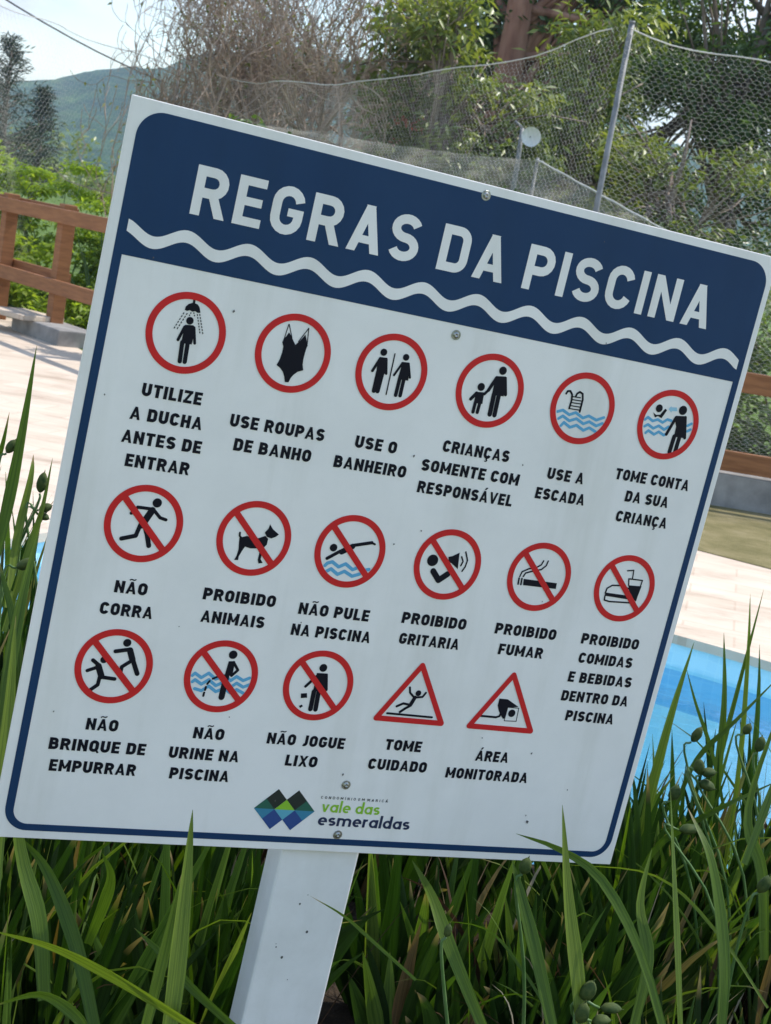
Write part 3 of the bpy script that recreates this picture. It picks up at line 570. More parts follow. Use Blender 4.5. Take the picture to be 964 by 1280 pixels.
for key, lines in CAPTIONS:
    cx, cy, items = PICT[key]
    if key in ('slip', 'camera'):
        tri = [(cx, cy + 34.0), (cx - 43.2, cy - 36.0), (cx + 43.2, cy - 36.0)]
        ring = flat_union('pictogram', round_stroke(tri + tri[:1], 6.8), 0.6, M['red'], sign, PLAB[key])
    else:
        ring = flat_union('pictogram', stroke(arc(cx, cy, 39.2, 0, 357, 119), 7.4, True), 0.6, M['red'], sign, PLAB[key])
    byc = {}
    for it in items:
        kk_ = it[0] if not (key == 'watch' and it[0] == 'b' and it[3][0][0] > 18) else 'b%d' % len(byc)
        L = byc.setdefault(kk_, [])
        if it[1] == 'c': L.append(disc(cx + it[2], cy + it[3], it[4]))
        elif it[1] == 'p': L.append([(cx + a, cy + b) for a, b in it[2]])
        elif it[1] == 's': L += round_stroke([(cx + a, cy + b) for a, b in it[3]], it[2] * (1.3 if it[0] == 'b' else 1.1))
        else:
            a, b = [np.array([cx + q[0], cy + q[1]]) for q in it[3]]
            d = np.linalg.norm(b - a); k = max(2, int(d / 3.0))
            for j in range(k): L += stroke([tuple(a + (b - a) * (j + .1) / k), tuple(a + (b - a) * (j + .72) / k)], it[2])
    for c_, polys in byc.items():
        flat_union({'k': 'figure', 'b': 'water', 'l': 'arrow'}[c_[0]], polys, 0.5 if c_ == 'k' else 0.3, M[INK[c_[0]]], ring)
    if key in SLASH:
        q = 37.5 * math.sqrt(.5)
        flat_union('slash', stroke([(cx - q, cy + q), (cx + q, cy - q)], 7.2), 0.8, M['red'], ring)
    V, F = [], []
    for t, x0, x1, y in lines:
        v, f = text_polys(t, x0 - .3, x1 + .3, y - .3, 13.7, .135, .52, s=.26)
        F += [tuple(i + len(V) for i in q) for q in f]; V += v
    flat('caption', V, F, 0.5, M['ink'], sign, 'black capitals ' + ' '.join(l[0] for l in lines))

# the estate's emblem: two overlapping quartered diamonds and its lettering
def flatcol(name, c): return simple(name, c, rough=0.3)
EM = {'dark': flatcol('emblem_dark', (.008, .018, .020)), 'green': flatcol('emblem_green', (.012, .105, .075)), 'teal': flatcol('emblem_teal', (.03, .20, .33)),
      'blue': flatcol('emblem_blue', (.018, .06, .23)), 'lime': flatcol('emblem_lime', (.24, .48, .03)), 'sky': flatcol('emblem_sky', (.10, .36, .48)), 'slate': flatcol('emblem_slate', (.02, .12, .24))}
emb = empty('emblem', tuple(sw(332, -749, 0))); child(emb, sign)
emb.matrix_parent_inverse = Matrix.Translation(-sign.location)
def dia(cx, cy, r): return [(cx, cy - r), (cx + r, cy), (cx, cy + r), (cx - r, cy)]
def half(cx, cy, r, top): return [(cx - r, cy), (cx + r, cy), (cx, cy + r)] if top else [(cx - r, cy), (cx, cy - r), (cx + r, cy)]
r0, cy = 12.7, -749.0
L_, R_ = 319.5, 345.0
for q in (dia(L_, cy + r0, r0), dia(R_, cy + r0, r0)): flat_union('diamond_top', [q], .4, EM['dark'], emb)
for q in (half(L_ - r0, cy, r0, 1), half(R_ + r0, cy, r0, 1)): flat_union('diamond_side_upper', [q], .4, EM['green'], emb)
for q in (half(L_ - r0, cy, r0, 0), half(R_ + r0, cy, r0, 0)): flat_union('diamond_side_lower', [q], .4, EM['teal'], emb)
for q in (dia(L_, cy - r0, r0), dia(R_, cy - r0, r0)): flat_union('diamond_bottom', [q], .4, EM['blue'], emb)
flat_union('diamond_middle_upper', [half(332.25, cy, r0, 1)], .6, EM['lime'], emb)
flat_union('diamond_middle_lower', [half(332.25, cy, r0, 0)], .6, EM['sky'], emb)
V, F = text_polys('CONDOMÍNIO EM MARICÁ', 374.4, 461.5, -732.1, 3.3, .62, .95, s=.16)
flat('emblem_lettering', V, F, .4, M['ink'], emb, 'tiny spaced capitals CONDOMÍNIO EM MARICÁ')
V, F = text_polys('vale das', 378.2, 454.2, -749.0, 10.0, .14, .55, low=True, s=.235)
flat('emblem_lettering', V, F, .4, M['lime'], emb, 'lime green lower case lettering vale das')
V, F = text_polys('esmeraldas', 377.6, 498.4, -766.2, 10.6, .13, .5, low=True, s=.25)
flat('emblem_lettering', V, F, .4, simple('emblem_navy', (.012, .022, .07), rough=.3), emb, 'navy lower case lettering esmeraldas')

# screws that hold the board to the post, specks of dirt
for x, y in [(402.3, -713), (406.8, -777.2), (405.2, -167.7), (401.2, -12.0)]:
    bm = bmesh.new()
    prof = [(0.0, 2.2), (1.9, 2.0), (3.4, 1.2), (3.9, 0.45), (5.5, 0.45), (5.8, 0.1)]
    rings = []
    for rr, zz in prof[1:]:
        rings.append([bm.verts.new(sw(x + rr * math.cos(t), y + rr * math.sin(t), zz + .4)) for t in np.arange(14) * 2 * math.pi / 14])
    top = bm.verts.new(sw(x, y, 1.5))
    for j in range(14):
        bm.faces.new((rings[0][j], rings[0][(j + 1) % 14], top))
        for a, b in zip(rings[:-1], rings[1:]): bm.faces.new((b[j], b[(j + 1) % 14], a[(j + 1) % 14], a[j]))
    me = bpy.data.meshes.new('screw'); bm.to_mesh(me); bm.free()
    link_mesh('screw', me, M['steel'], sign)
polys = []
for x, y, rr in [(659.5, -746.6, 2.4), (52, -152.5, 1.1), (147, -190, 1.6), (30, -300, 1.0), (420, -395, 1.2), (389, -310.5, 1.4), (528, -300, 1.1), (566, -640, 1.0), (640, -655, 1.4), (395, -700, 1.4), (318, -738, 1.1),
                 (300, -520, .9), (470, -185, 1.1), (596, -142, .9), (300, -70, .8), (690, -60, .8), (560, -30, .8), (240, -640, .9), (600, -460, .8), (390, -415, 1.3), (655, -738, 1.0), (705, -700, 1.0), (160, -540, .8), (42, -650, .9)]:
    rr *= .75
    polys.append([(x + rr * (1 + .35 * math.sin(3 * a + x)) * math.cos(a), y + rr * 1.25 * (1 + .3 * math.cos(2 * a + y)) * math.sin(a)) for a in np.arange(10) * 2 * math.pi / 10])
for q in polys: flat_union('dirt_speck', [q], .95, M['speck'], sign)
polys = []
for k in range(7):
    x, y, rr = 360 + random.random() * 70, -850 - random.random() * 150, .5 + random.random() * 1.2
    polys.append([(x + rr * math.cos(a), y + rr * 1.2 * math.sin(a)) for a in np.arange(8) * 2 * math.pi / 8])
for q in polys: flat_union('dirt_speck', [q], -6.6, M['speck'], sign)

# ------------------------------------------------------------------ setting: ground, deck, pool, hills
def cat_rom(pts, per=8):
    p = np.array(pts, float); n = len(p); out = []
    for i in range(n):
        a, b, c, d = p[i - 1], p[i], p[(i + 1) % n], p[(i + 2) % n]
        for t in np.arange(per) / per:
            out.append(.5 * (2 * b + (c - a) * t + (2 * a - 5 * b + 4 * c - d) * t * t + (3 * b - a - 3 * c + d) * t ** 3))
    return [tuple(q) for q in out]
POOL = cat_rom([(-1.78, 5.35), (-1.52, 6.05), (-1.30, 6.42), (-0.75, 6.72), (0.1, 6.78), (0.8, 6.60), (1.33, 6.33), (1.72, 6.11), (2.35, 5.65), (2.9, 4.9), (2.95, 4.0), (2.3, 3.45), (1.2, 3.25), (0, 3.2), (-1.2, 3.35), (-1.75, 4.2)])
DECK = [(-14, 0.2), (14, 0.2), (14, 1.6), (6.5, 5.6), (2.23, 8.44), (1.87, 8.65), (0, 9.8), (-1.6, 11.4), (-2.6, 13.1), (-3.05, 13.9), (-3.7, 15.4), (-6.5, 17.5), (-14, 19)]
def ccw(p):
    a = sum(p[i][0] * p[(i + 1) % len(p)][1] - p[(i + 1) % len(p)][0] * p[i][1] for i in range(len(p)))
    return p if a > 0 else p[::-1]
def with_hole(outer, hole):
    outer, hole = ccw(outer), ccw(hole)
    r = delaunay_2d_cdt([Vector(p[:2]) for p in outer + hole], [], [list(range(len(outer))), list(range(len(outer), len(outer) + len(hole)))], 0, 1e-6)
    return [(v.x, v.y) for v in r[0]], [tuple(t) if (r[0][t[1]] - r[0][t[0]]).cross(r[0][t[2]] - r[0][t[0]]) > 0 else tuple(t[::-1]) for t, o in zip(r[2], r[5]) if list(o) == [0]]
def sheet(name, V, F, z, mat, kind='structure'):
    me = bpy.data.meshes.new(name); me.from_pydata([(x, y, z) for x, y in V], [], F)
    return tag(link_mesh(name, me, mat), kind=kind)

def stone_mat():
    m, nt, bs, out = new_mat('deck_stone')
    t = nt.nodes.new('ShaderNodeTexCoord')
    mpn = nt.nodes.new('ShaderNodeMapping'); mpn.inputs['Rotation'].default_value = (0, 0, R(12))
    nt.links.new(t.outputs['Object'], mpn.inputs['Vector'])
    br = nt.nodes.new('ShaderNodeTexBrick')
    br.inputs['Scale'].default_value = 1.0; br.inputs['Brick Width'].default_value = .46; br.inputs['Row Height'].default_value = .23
    br.inputs['Mortar Size'].default_value = .006; br.inputs['Bias'].default_value = 0.0
    br.inputs['Color1'].default_value = (.53, .445, .36, 1); br.inputs['Color2'].default_value = (.60, .51, .425, 1); br.inputs['Mortar'].default_value = (.50, .40, .32, 1)
    nt.links.new(mpn.outputs['Vector'], br.inputs['Vector'])
    f = noise(nt, 1.4, 7, .65, 'Object', (1, 2.5, 1))
    c2 = ramp(nt, f, [(.3, (.66, .60, .55)), (.47, (.95, .92, .89)), (.7, (1.10, 1.08, 1.05))])
    mu = nt.nodes.new('ShaderNodeMix'); mu.data_type = 'RGBA'; mu.blend_type = 'MULTIPLY'; mu.inputs['Factor'].default_value = 1
    nt.links.new(br.outputs['Color'], mu.inputs['A']); nt.links.new(c2, mu.inputs['B'])
    nt.links.new(mu.outputs['Result'], bs.inputs['Base Color'])
    bs.inputs['Roughness'].default_value = .75; bs.inputs['Specular IOR Level'].default_value = .3
    bump(nt, bs, noise(nt, 14, 6, .6), .35, .01)
    return m
def tile_mat(name, c1, c2, mort, size=.05, scale3=None):
    m, nt, bs, out = new_mat(name)
    t = nt.nodes.new('ShaderNodeTexCoord')
    br = nt.nodes.new('ShaderNodeTexBrick')
    br.offset = 0; br.inputs['Scale'].default_value = 1; br.inputs['Brick Width'].default_value = size; br.inputs['Row Height'].default_value = size
    br.inputs['Mortar Size'].default_value = size * .05
    for k, c in (('Color1', c1), ('Color2', c2), ('Mortar', mort)): br.inputs[k].default_value = (*c, 1)
    nw = nt.nodes.new('ShaderNodeTexNoise'); nw.inputs['Scale'].default_value = 3.2; nw.inputs['Detail'].default_value = 2  # bends the tile lines: refraction by rippled water, put into the pattern
    nt.links.new(t.outputs['Object'], nw.inputs['Vector'])
    wv = nt.nodes.new('ShaderNodeMix'); wv.data_type = 'RGBA'; wv.blend_type = 'LINEAR_LIGHT'; wv.inputs['Factor'].default_value = .10 if scale3 != 'uv' else .03
    nt.links.new(t.outputs['UV'] if scale3 == 'uv' else t.outputs['Object'], wv.inputs['A']); nt.links.new(nw.outputs['Color'], wv.inputs['B'])
    nt.links.new(wv.outputs['Result'], br.inputs['Vector'])
    nt.links.new(br.outputs['Color'], bs.inputs['Base Color'])
    bs.inputs['Roughness'].default_value = .3
    return m
M['stone'] = stone_mat()
M['pool_tile'] = tile_mat('pool_floor_tile', (.40, .73, .85), (.46, .78, .88), (.47, .785, .88), .10)
M['wall_tile'] = tile_mat('pool_wall_tile', (.40, .69, .83), (.47, .745, .86), (.48, .745, .855), .05, 'uv')
M['band_tile'] = tile_mat('pool_band_tile', (.13, .42, .70), (.17, .48, .75), (.19, .49, .75), .05, 'uv')
def water_mat():
    m, nt, bs, out = new_mat('pool_water')
    nt.nodes.remove(bs)
    tr = nt.nodes.new('ShaderNodeBsdfRefraction'); tr.inputs['IOR'].default_value = 1.33; tr.inputs['Roughness'].default_value = 0.0
    tp = nt.nodes.new('ShaderNodeBsdfTransparent'); tp.inputs['Color'].default_value = (.90, .975, .99, 1)
    gl = nt.nodes.new('ShaderNodeBsdfGlossy'); gl.inputs['Roughness'].default_value = .03
    fr = nt.nodes.new('ShaderNodeFresnel'); fr.inputs['IOR'].default_value = 1.33
    b = nt.nodes.new('ShaderNodeBump'); b.inputs['Strength'].default_value = .35; b.inputs['Distance'].default_value = .03
    nt.links.new(noise(nt, 5.5, 4, .55), b.inputs['Height'])
    nt.links.new(b.outputs['Normal'], gl.inputs['Normal']); nt.links.new(b.outputs['Normal'], fr.inputs['Normal'])
    nt.nodes.remove(tr)
    mx = nt.nodes.new('ShaderNodeMixShader')
    nt.links.new(fr.outputs['Fac'], mx.inputs[0]); nt.links.new(tp.outputs[0], mx.inputs[1]); nt.links.new(gl.outputs[0], mx.inputs[2])
    nt.links.new(mx.outputs[0], out.inputs['Surface'])
    return m
M['water'] = water_mat()
def ground_mat(name, cs, scale=1.2, bscale=60, bmp=.7):
    m, nt, bs, out = new_mat(name)
    nt.links.new(ramp(nt, noise(nt, scale, 8, .7), cs), bs.inputs['Base Color'])
    bs.inputs['Roughness'].default_value = .95; bs.inputs['Specular IOR Level'].default_value = .1
    bump(nt, bs, noise(nt, bscale, 4, .7), bmp, .03)
    return m
M['ground'] = ground_mat('meadow', [(.3, (.05, .085, .02)), (.5, (.10, .165, .034)), (.7, (.17, .20, .07))])
M['drygrass'] = ground_mat('dry_lawn', [(.3, (.135, .125, .05)), (.5, (.24, .205, .10)), (.7, (.33, .275, .16))], 2.5, 90)

BED = cat_rom([(-2.6, .95), (-1.2, .85), (0, .8), (1.2, .85), (2.4, 1.0), (2.7, 1.8), (2.2, 2.75), (1.0, 2.95), (-.2, 2.95), (-1.6, 2.95), (-2.6, 2.3)])
big = [(-4000, -400), (4000, -400), (4000, 6000), (-4000, 6000)]
V, F = with_hole(big, POOL); sheet('ground', V, F, -.004, M['ground'])
V, F = with_hole(DECK, POOL); sheet('pool_deck', V, F, 0.0, M['stone'])
# dry lawn strip between deck and right-hand wall
strip = [(14, 1.6), (14, 10.6), (2.2, 10.62), (-.6, 10.7), (-1.6, 11.4), (0, 9.8), (1.87, 8.65), (2.23, 8.44), (6.5, 5.6)]
sheet('lawn_strip', *union2([strip]), .004, M['drygrass'])
bv = offset_bed = [(x, y) for x, y in ccw(BED)]
V = [(x, y, .0) for x, y in bv] + [(x + (0 - x) * .03, y + (1.9 - y) * .06, .30) for x, y in bv] + [(x * .8, 1.9 + (y - 1.9) * .8, .33) for x, y in bv]
k = len(bv); F = [(i + a, (i + 1) % k + a, (i + 1) % k + a + k, i + a + k) for a in (0, k) for i in range(k)] + [tuple(range(2 * k, 3 * k))]
me = bpy.data.meshes.new('planting_bed'); me.from_pydata(V, [], F); tag(link_mesh('planting_bed', me, M['soil']), kind='structure')
# pool shell
n = len(POOL); per = np.concatenate([[0], np.cumsum([math.dist(POOL[i], POOL[(i + 1) % n]) for i in range(n)])])
def shell(name, z0, z1, mat, off=0.0):
    me = bpy.data.meshes.new(name)
    v = [(x, y, z) for z in (z0, z1) for x, y in POOL]
    fs = [(i, (i + 1) % n, n + (i + 1) % n, n + i)[::-1] for i in range(n)]
    me.from_pydata(v, [], fs)
    uv = me.uv_layers.new(name='UVMap')
    for k, f in enumerate(fs):
        i = k
        c = {i: (per[i], z0), (i + 1) % n: (per[i + 1], z0), n + (i + 1) % n: (per[i + 1], z1), n + i: (per[i], z1)}
        for li in me.polygons[k].loop_indices: uv.data[li].uv = c[me.loops[li].vertex_index]
    return tag(link_mesh(name, me, mat, smooth=True), kind='structure')
shell('pool_wall_rim', -.13, 0, M['wall_tile']); shell('pool_wall_band', -.30, -.13, M['band_tile']); shell('pool_wall', -1.25, -.30, M['wall_tile'])
sheet('pool_floor', *union2([POOL]), -1.25, M['pool_tile'])
# rippled water surface
sheet('pool_water', *union2([POOL]), -.115, M['water'])
# a thin stone edge that overhangs the pool
inn = [tuple(np.array(p) * 1.0) for p in POOL]
def offset(poly, d):
    q = np.array(poly); t = np.roll(q, -1, 0) - np.roll(q, 1, 0); t /= np.linalg.norm(t, axis=1)[:, None]
    return [tuple(a) for a in q + d * np.column_stack([-t[:, 1], t[:, 0]])]
area = sum(POOL[i][0] * POOL[(i + 1) % n][1] - POOL[(i + 1) % n][0] * POOL[i][1] for i in range(n))
sg = 1 if area > 0 else -1
oi, oo = offset(POOL, .02 * sg), offset(POOL, -.24 * sg)
V = [(x, y, .028) for x, y in oo] + [(x, y, .028) for x, y in oi] + [(x, y, -.012) for x, y in oi] + [(x, y, .002) for x, y in oo]
F = []
for i in range(n):
    j = (i + 1) % n
    for a, b in ((0, n), (n, 2 * n), (3 * n, 0)): F.append((a + i, a + j, b + j, b + i))
me = bpy.data.meshes.new('pool_coping'); me.from_pydata(V, [], F)
bmx = bmesh.new(); bmx.from_mesh(me); bmesh.ops.recalc_face_normals(bmx, faces=bmx.faces); bmx.to_mesh(me); bmx.free()
tag(link_mesh('pool_coping', me, M['stone']), kind='structure')

# hills
def hill_mat():
    m, nt, bs, out = new_mat('forested_hill')
    f = noise(nt, .02, 8, .7); f2 = noise(nt, .07, 8, .8)
    c1 = ramp(nt, f, [(.35, (.030, .080, .036)), (.55, (.062, .125, .05)), (.72, (.15, .21, .07))])
    c2 = ramp(nt, f2, [(.35, (.25, .32, .36)), (.5, (.8, .85, .85)), (.66, (1.7, 1.6, 1.3))])
    mu = nt.nodes.new('ShaderNodeMix'); mu.data_type = 'RGBA'; mu.blend_type = 'MULTIPLY'; mu.inputs['Factor'].default_value = 1
    nt.links.new(c1, mu.inputs['A']); nt.links.new(c2, mu.inputs['B']); nt.links.new(mu.outputs['Result'], bs.inputs['Base Color'])
    bs.inputs['Roughness'].default_value = .95; bs.inputs['Specular IOR Level'].default_value = .05
    bump(nt, bs, f2, 1.0, 5)
    return m
from mathutils import noise as mn
gx = np.linspace(-760, 760, 190); gy = np.linspace(420, 1300, 110)
rx = [-760, -420, -300, -263, -236, -210, -188, -127, -45, 60, 160, 300, 500, 760]; rz = [36, 40, 47, 46, 54, 64, 69, 80, 98, 90, 72, 62, 40, 26]
V = []
for y in gy:
    t = min(1, max(0, (y - 430) / 470)); t2 = 1 - min(1, max(0, (y - 900) / 420))
    s = (t * t * (3 - 2 * t)) if y < 900 else t2 * t2 * (3 - 2 * t2)
    for x in gx:
        k = x * 900 / max(y, 700)
        nn = mn.fractal(Vector((x * .011, y * .009, 3.3)), 0.8, 2.1, 6)
        fine = mn.noise(Vector((x * .12, y * .12, 0))) * 1.6 + mn.noise(Vector((x * .05, y * .05, 5))) * 2.0
        V.append((x, y, s * np.interp(k, rx, rz) * (1 + .22 * nn * (1 - .85 * (s > .93))) + fine * s - 2 * (1 - s) - .3))
V = np.array(V); nx_, ny_ = len(gx), len(gy)
I = np.arange(nx_ * ny_).reshape(ny_, nx_)
F = np.stack([I[:-1, :-1], I[:-1, 1:], I[1:, 1:], I[1:, :-1]], -1).reshape(-1, 4)
tag(np_mesh('forested_hills', V, F, hill_mat(), smooth=True), kind='structure')

# ------------------------------------------------------------------ haze
def haze():
    m = bpy.data.materials.new('haze'); m.use_nodes = True
    nt = m.node_tree; nt.nodes.clear()
    o = nt.nodes.new('ShaderNodeOutputMaterial'); v = nt.nodes.new('ShaderNodeVolumePrincipled')
    v.inputs['Color'].default_value = (.58, .78, 1.0, 1); v.inputs['Density'].default_value = HAZE; v.inputs['Anisotropy'].default_value = .3
    nt.links.new(v.outputs[0], o.inputs['Volume'])
    mb = MB(); mb.box((0, 600, 69), (1900, 1500, 142)); b = mb.build('haze', m)
    tag(b, kind='stuff')
HAZE = 0.00044
if HAZE: haze()

# ------------------------------------------------------------------ leaves, branches
def leaf_cloud(name, centres, radii, counts, L, Wd, mat, parent=None, droop=.35, flat_=.6, shell_=.45):
    """many separate folded leaves inside ellipsoid clumps"""
    P = []
    for c, r, k in zip(centres, radii, counts):
        d = RNG.normal(size=(k, 3)); d /= np.linalg.norm(d, axis=1)[:, None]
        rad = (shell_ + (1 - shell_) * RNG.random(k)) ** .8
        P.append(np.array(c) + d * rad[:, None] * np.array(r) * (1 + .25 * RNG.normal(size=(k, 1))).clip(.5, 1.5))
    P = np.vstack(P); k = len(P)
    a = RNG.random(k) * 2 * math.pi
    ax = np.column_stack([np.cos(a), np.sin(a), RNG.normal(-droop, .45, k)]); ax /= np.linalg.norm(ax, axis=1)[:, None]
    nr = RNG.normal(size=(k, 3)) * flat_ + np.array([0, 0, 1.0]); sd = np.cross(ax, nr); sd /= np.linalg.norm(sd, axis=1)[:, None]
    up = np.cross(sd, ax)
    l = L * (.65 + .7 * RNG.random(k))[:, None]; w = Wd * (.7 + .6 * RNG.random(k))[:, None]
    v0 = P; v1 = P + ax * l * .45 + sd * w * .5 + up * w * .12; v2 = P + ax * l - up * l * .12; v3 = P + ax * l * .45 - sd * w * .5 + up * w * .12
    V = np.stack([v0, v1, v2, v3], 1).reshape(-1, 3)
    b = np.arange(k)[:, None] * 4
    F = np.concatenate([b + [0, 1, 2], b + [0, 2, 3]], 1).reshape(-1, 3)
    return np_mesh(name, V, F, mat, parent)

def grow(mb, p, d, length, rad, depth, tips, spread=.5, upb=.15, kids=(2, 3), seg=4, minr=.006, wob=.12):
    p = np.array(p, float); d = np.array(d, float); d /= np.linalg.norm(d)
    pts = [p.copy()]
    for i in range(seg):
        d = d + RNG.normal(size=3) * wob + np.array([0, 0, upb * .25]); d /= np.linalg.norm(d)
        if pxy(*p)[0] < 150 + 120 * random.random() and d[0] < .0: d[0] += .10 + .14 * random.random(); d /= np.linalg.norm(d)
        if pxy(*p)[0] > 430 + 80 * random.random() and d[0] > 0: d[0] -= .10 + .14 * random.random(); d /= np.linalg.norm(d)
        p = p + d * length / seg; pts.append(p.copy())
    mb.tube(pts, np.linspace(rad, max(minr, rad * .6), seg + 1), 6 if rad > .04 else (4 if rad > .015 else 3), cap=False)
    tips.append((p, d))
    if depth == 0: return
    for k in range(random.randint(*kids)):
        i = random.randint(max(1, seg // 2), seg)
        nd = d + RNG.normal(size=3) * spread + np.array([0, 0, upb])
        grow(mb, pts[i], nd, length * random.uniform(.6, .9), max(minr, rad * random.uniform(.5, .68)), depth - 1, tips, spread, upb, kids, seg, minr, wob)

def pxy(x, y, z):
    q = RW.T @ (np.array([x, y, z]) - CAM_POS); return 482 + FPX * q[0] / q[2], 640 + FPX * q[1] / q[2]
# bare brown trees
def bare_tree(x, y, z0, stems, h, depth, label, leafy=0, seed=1):
    global RNG
    RNG = np.random.default_rng(seed); random.seed(seed)
    t = empty('bare_tree', (x, y, z0), label, 'tree', 'bare trees behind the net')
    mb = MB(); mb.tube([(x, y, z0), (x + .03, y, z0 + .35), (x, y, z0 + .8)], [.24, .19, .20], 10)
    mb.build('trunk', M['bark'], t, True)
    mb = MB(); tips = []
    for k in range(stems):
        a = k * 2 * math.pi / stems + random.random()
        d = np.array([math.cos(a) * .55, math.sin(a) * .35, 1.0])
        grow(mb, (x + math.cos(a) * .08, y + math.sin(a) * .08, z0 + .6), d, h * random.uniform(.28, .36), random.uniform(.035, .065), depth, tips, .50, .20, (2, 3), 5, .0040, .17)
    mb.build('branches', M['twig'], t)
    if leafy:
        idx = RNG.choice(len(tips), min(leafy, len(tips)), False)
        leaf_cloud('sparse_leaves', [tips[i][0] for i in idx], [(.18, .18, .18)] * len(idx), [5] * len(idx), .07, .03, M['sprout'], t)
    return t
bare_tree(-2.35, 20, 0, 10, 5.8, 6, 'tall bare brown tree whose twigs fill the sky right of the hill', 60, 21)
bare_tree(-2.95, 21.5, 0, 8, 4.6, 6, 'bare brown tree nearest the hill, thin twigs against the white cloud', 10, 22)
bare_tree(-1.75, 19, 0, 7, 5.4, 6, 'bare brown tree beside the leafy green trees, greenish sprouts on its twigs', 260, 23)

# broad leafy trees
def leafy_tree(name, x, y, h, trunk_r, clumps, mat, label, leaf=(.2, .06), per=330, bark='redbark', lean=(0, 0), seed=3, group='leafy trees behind the net', droop=.5):
    global RNG
    RNG = np.random.default_rng(seed); random.seed(seed)
    t = empty(name, (x, y, 0), label, 'tree', group)
    top = np.array([x + lean[0], y + lean[1], h])
    mb = MB()
    ts = np.linspace(0, 1, 8)
    base = np.array([x, y, 0.0])
    pts = [base + (top - base) * s + np.array([.12 * math.sin(5 * s + seed), .1 * math.cos(4 * s), 0]) * s for s in ts]
    mb.tube(pts, trunk_r * (1.25 - (.75 if trunk_r > .22 else 1.15) * ts), 12)
    mb.build('trunk', M[bark], t, True)
    mb = MB()
    for c, r in clumps:
        s = random.uniform(.35, .9); p0 = base + (top - base) * s; c = np.array(c)
        mid = (p0 + c) / 2 + np.array([0, 0, random.uniform(-.1, .3)])
        mb.tube([p0, mid, c], [trunk_r * .32, trunk_r * .2, trunk_r * .07], 6)
        for q in range(3):
            e = c + RNG.normal(size=3) * np.array(r) * .6
            mb.tube([mid, (mid + e) / 2 + RNG.normal(size=3) * .1, e], [trunk_r * .15, trunk_r * .09, .008], 4)
    mb.build('limbs', M[bark], t, True)
    leaf_cloud('crown', [c for c, r in clumps], [r for c, r in clumps], [int(per * (r[0] * r[2]) ** .8 / .3) for c, r in clumps], leaf[0], leaf[1], M[mat], t, droop)
    return t
def clump_field(x0, x1, y0, y1, z0, z1, n, r=(.45, .8), keep=lambda x, y, z: True):
    out = []
    while len(out) < n:
        c = (random.uniform(x0, x1), random.uniform(y0, y1), random.uniform(z0, z1))
        if keep(*c):
            q = random.uniform(*r); out.append((c, (q * 1.15, q, q * .62)))
    return out
random.seed(5)
# sky shows through at the right-hand middle: keep those holes thin
def gaps(x, y, z):
    px, py = pxy(x, y, z)
    for gx_, gy_, gr in ((850, 150, 38), (905, 245, 34), (880, 185, 22), (955, 12, 42), (775, 100, 20), (600, 140, 14), (700, 120, 10)):
        if (px - gx_) ** 2 + (py - gy_) ** 2 < gr * gr * 1.7: return False
    return not (y < 22.4 and 605 < px < 690 and py < 85)
# the big dark tree with the reddish trunk
leafy_tree('mango_tree', .45, 22.5, 6.6, .26, clump_field(-.5, 3.0, 22.9, 24.6, 3.9, 7.2, 46, (.45, .8), gaps), 'mango', 'big dark glossy tree with a thick reddish trunk at the top of the picture', (.17, .05), 430, 'redbark', (.35, 0), 31)
leafy_tree('mango_tree', 4.0, 22, 6.0, .2, clump_field(2.4, 5.6, 20.5, 23.5, 2.0, 6.4, 48, (.4, .75), gaps), 'mango', 'dark leafy tree at the right edge with sky showing through its crown', (.16, .048), 390, 'bark', (.2, .1), 32)
leafy_tree('mango_tree', -.2, 18.3, 4.1, .11, clump_field(-.85, .45, 17.9, 18.9, 2.2, 4.3, 27, (.28, .5), gaps) + clump_field(.35, 1.1, 18.2, 19.1, 2.5, 3.75, 9, (.26, .4), gaps), 'olive', 'light green leafy tree between the bare trees and the reddish trunk', (.15, .055), 300, 'bark', (.1, 0), 33)
leafy_tree('mango_tree', 1.55, 19.6, 4.0, .12, clump_field(1.0, 2.1, 19.2, 20.4, 2.9, 4.6, 13, (.32, .5), gaps) + clump_field(1.2, 2.4, 19.2, 20.4, 2.2, 3.2, 7, (.3, .45), gaps), 'olive', 'yellowish green young tree just left of the net pole', (.17, .045), 280, 'bark', (.1, 0), 34)
leafy_tree('mango_tree', 2.6, 18.4, 3.4, .1, clump_field(1.9, 3.6, 18, 19, 1.6, 3.0, 16, (.3, .5), gaps), 'olive', 'low olive green tree right of the net pole, beside the slack netting', (.15, .045), 240, 'bark', (.1, 0), 35)
# background tree masses seen through the crowns
leafy_tree('mango_tree', 1.2, 28, 6.0, .2, clump_field(-1.2, 4.2, 27, 30, 1.8, 6.0, 40, (.6, 1.0), gaps), 'mango', 'dark tree furthest back behind the other leafy crowns', (.26, .08), 200, 'bark', (.2, 0), 36)
# red blossoms on a small flowering shrub
RNG = np.random.default_rng(40)
fs = empty('flowering_shrub', tuple(at_y(512, 330, 18.3) * [1, 1, 0]), 'small flowering shrub with red blossoms above the slack netting', 'shrub')
b0 = at_y(512, 150, 18.3); b1 = at_y(492, 178, 18.3)
mb = MB()
for e in (b0, b1, b0 + [.25, .1, -.1]): mb.tube([fs.location, (np.array(fs.location) + e) / 2 + [.1, 0, .3], e], [.04, .03, .012], 5)
mb.build('stem', M['bark'], fs)
leaf_cloud('blossom', [b0, b0 + [.12, 0, -.05], b0 - [.1, 0, 0]], [(.13, .1, .07)] * 3, [13] * 3, .06, .04, M['blossom'], fs)
leaf_cloud('blossom', [b1], [(.09, .08, .06)], [12], .05, .035, M['blossom'], fs)
leaf_cloud('foliage', [b0 - [0, -.2, .2], b1 - [0, -.2, .15], b0 - [.1, -.1, .55]], [(.4, .3, .25)] * 3, [200] * 3, .12, .05, M['olive'], fs)

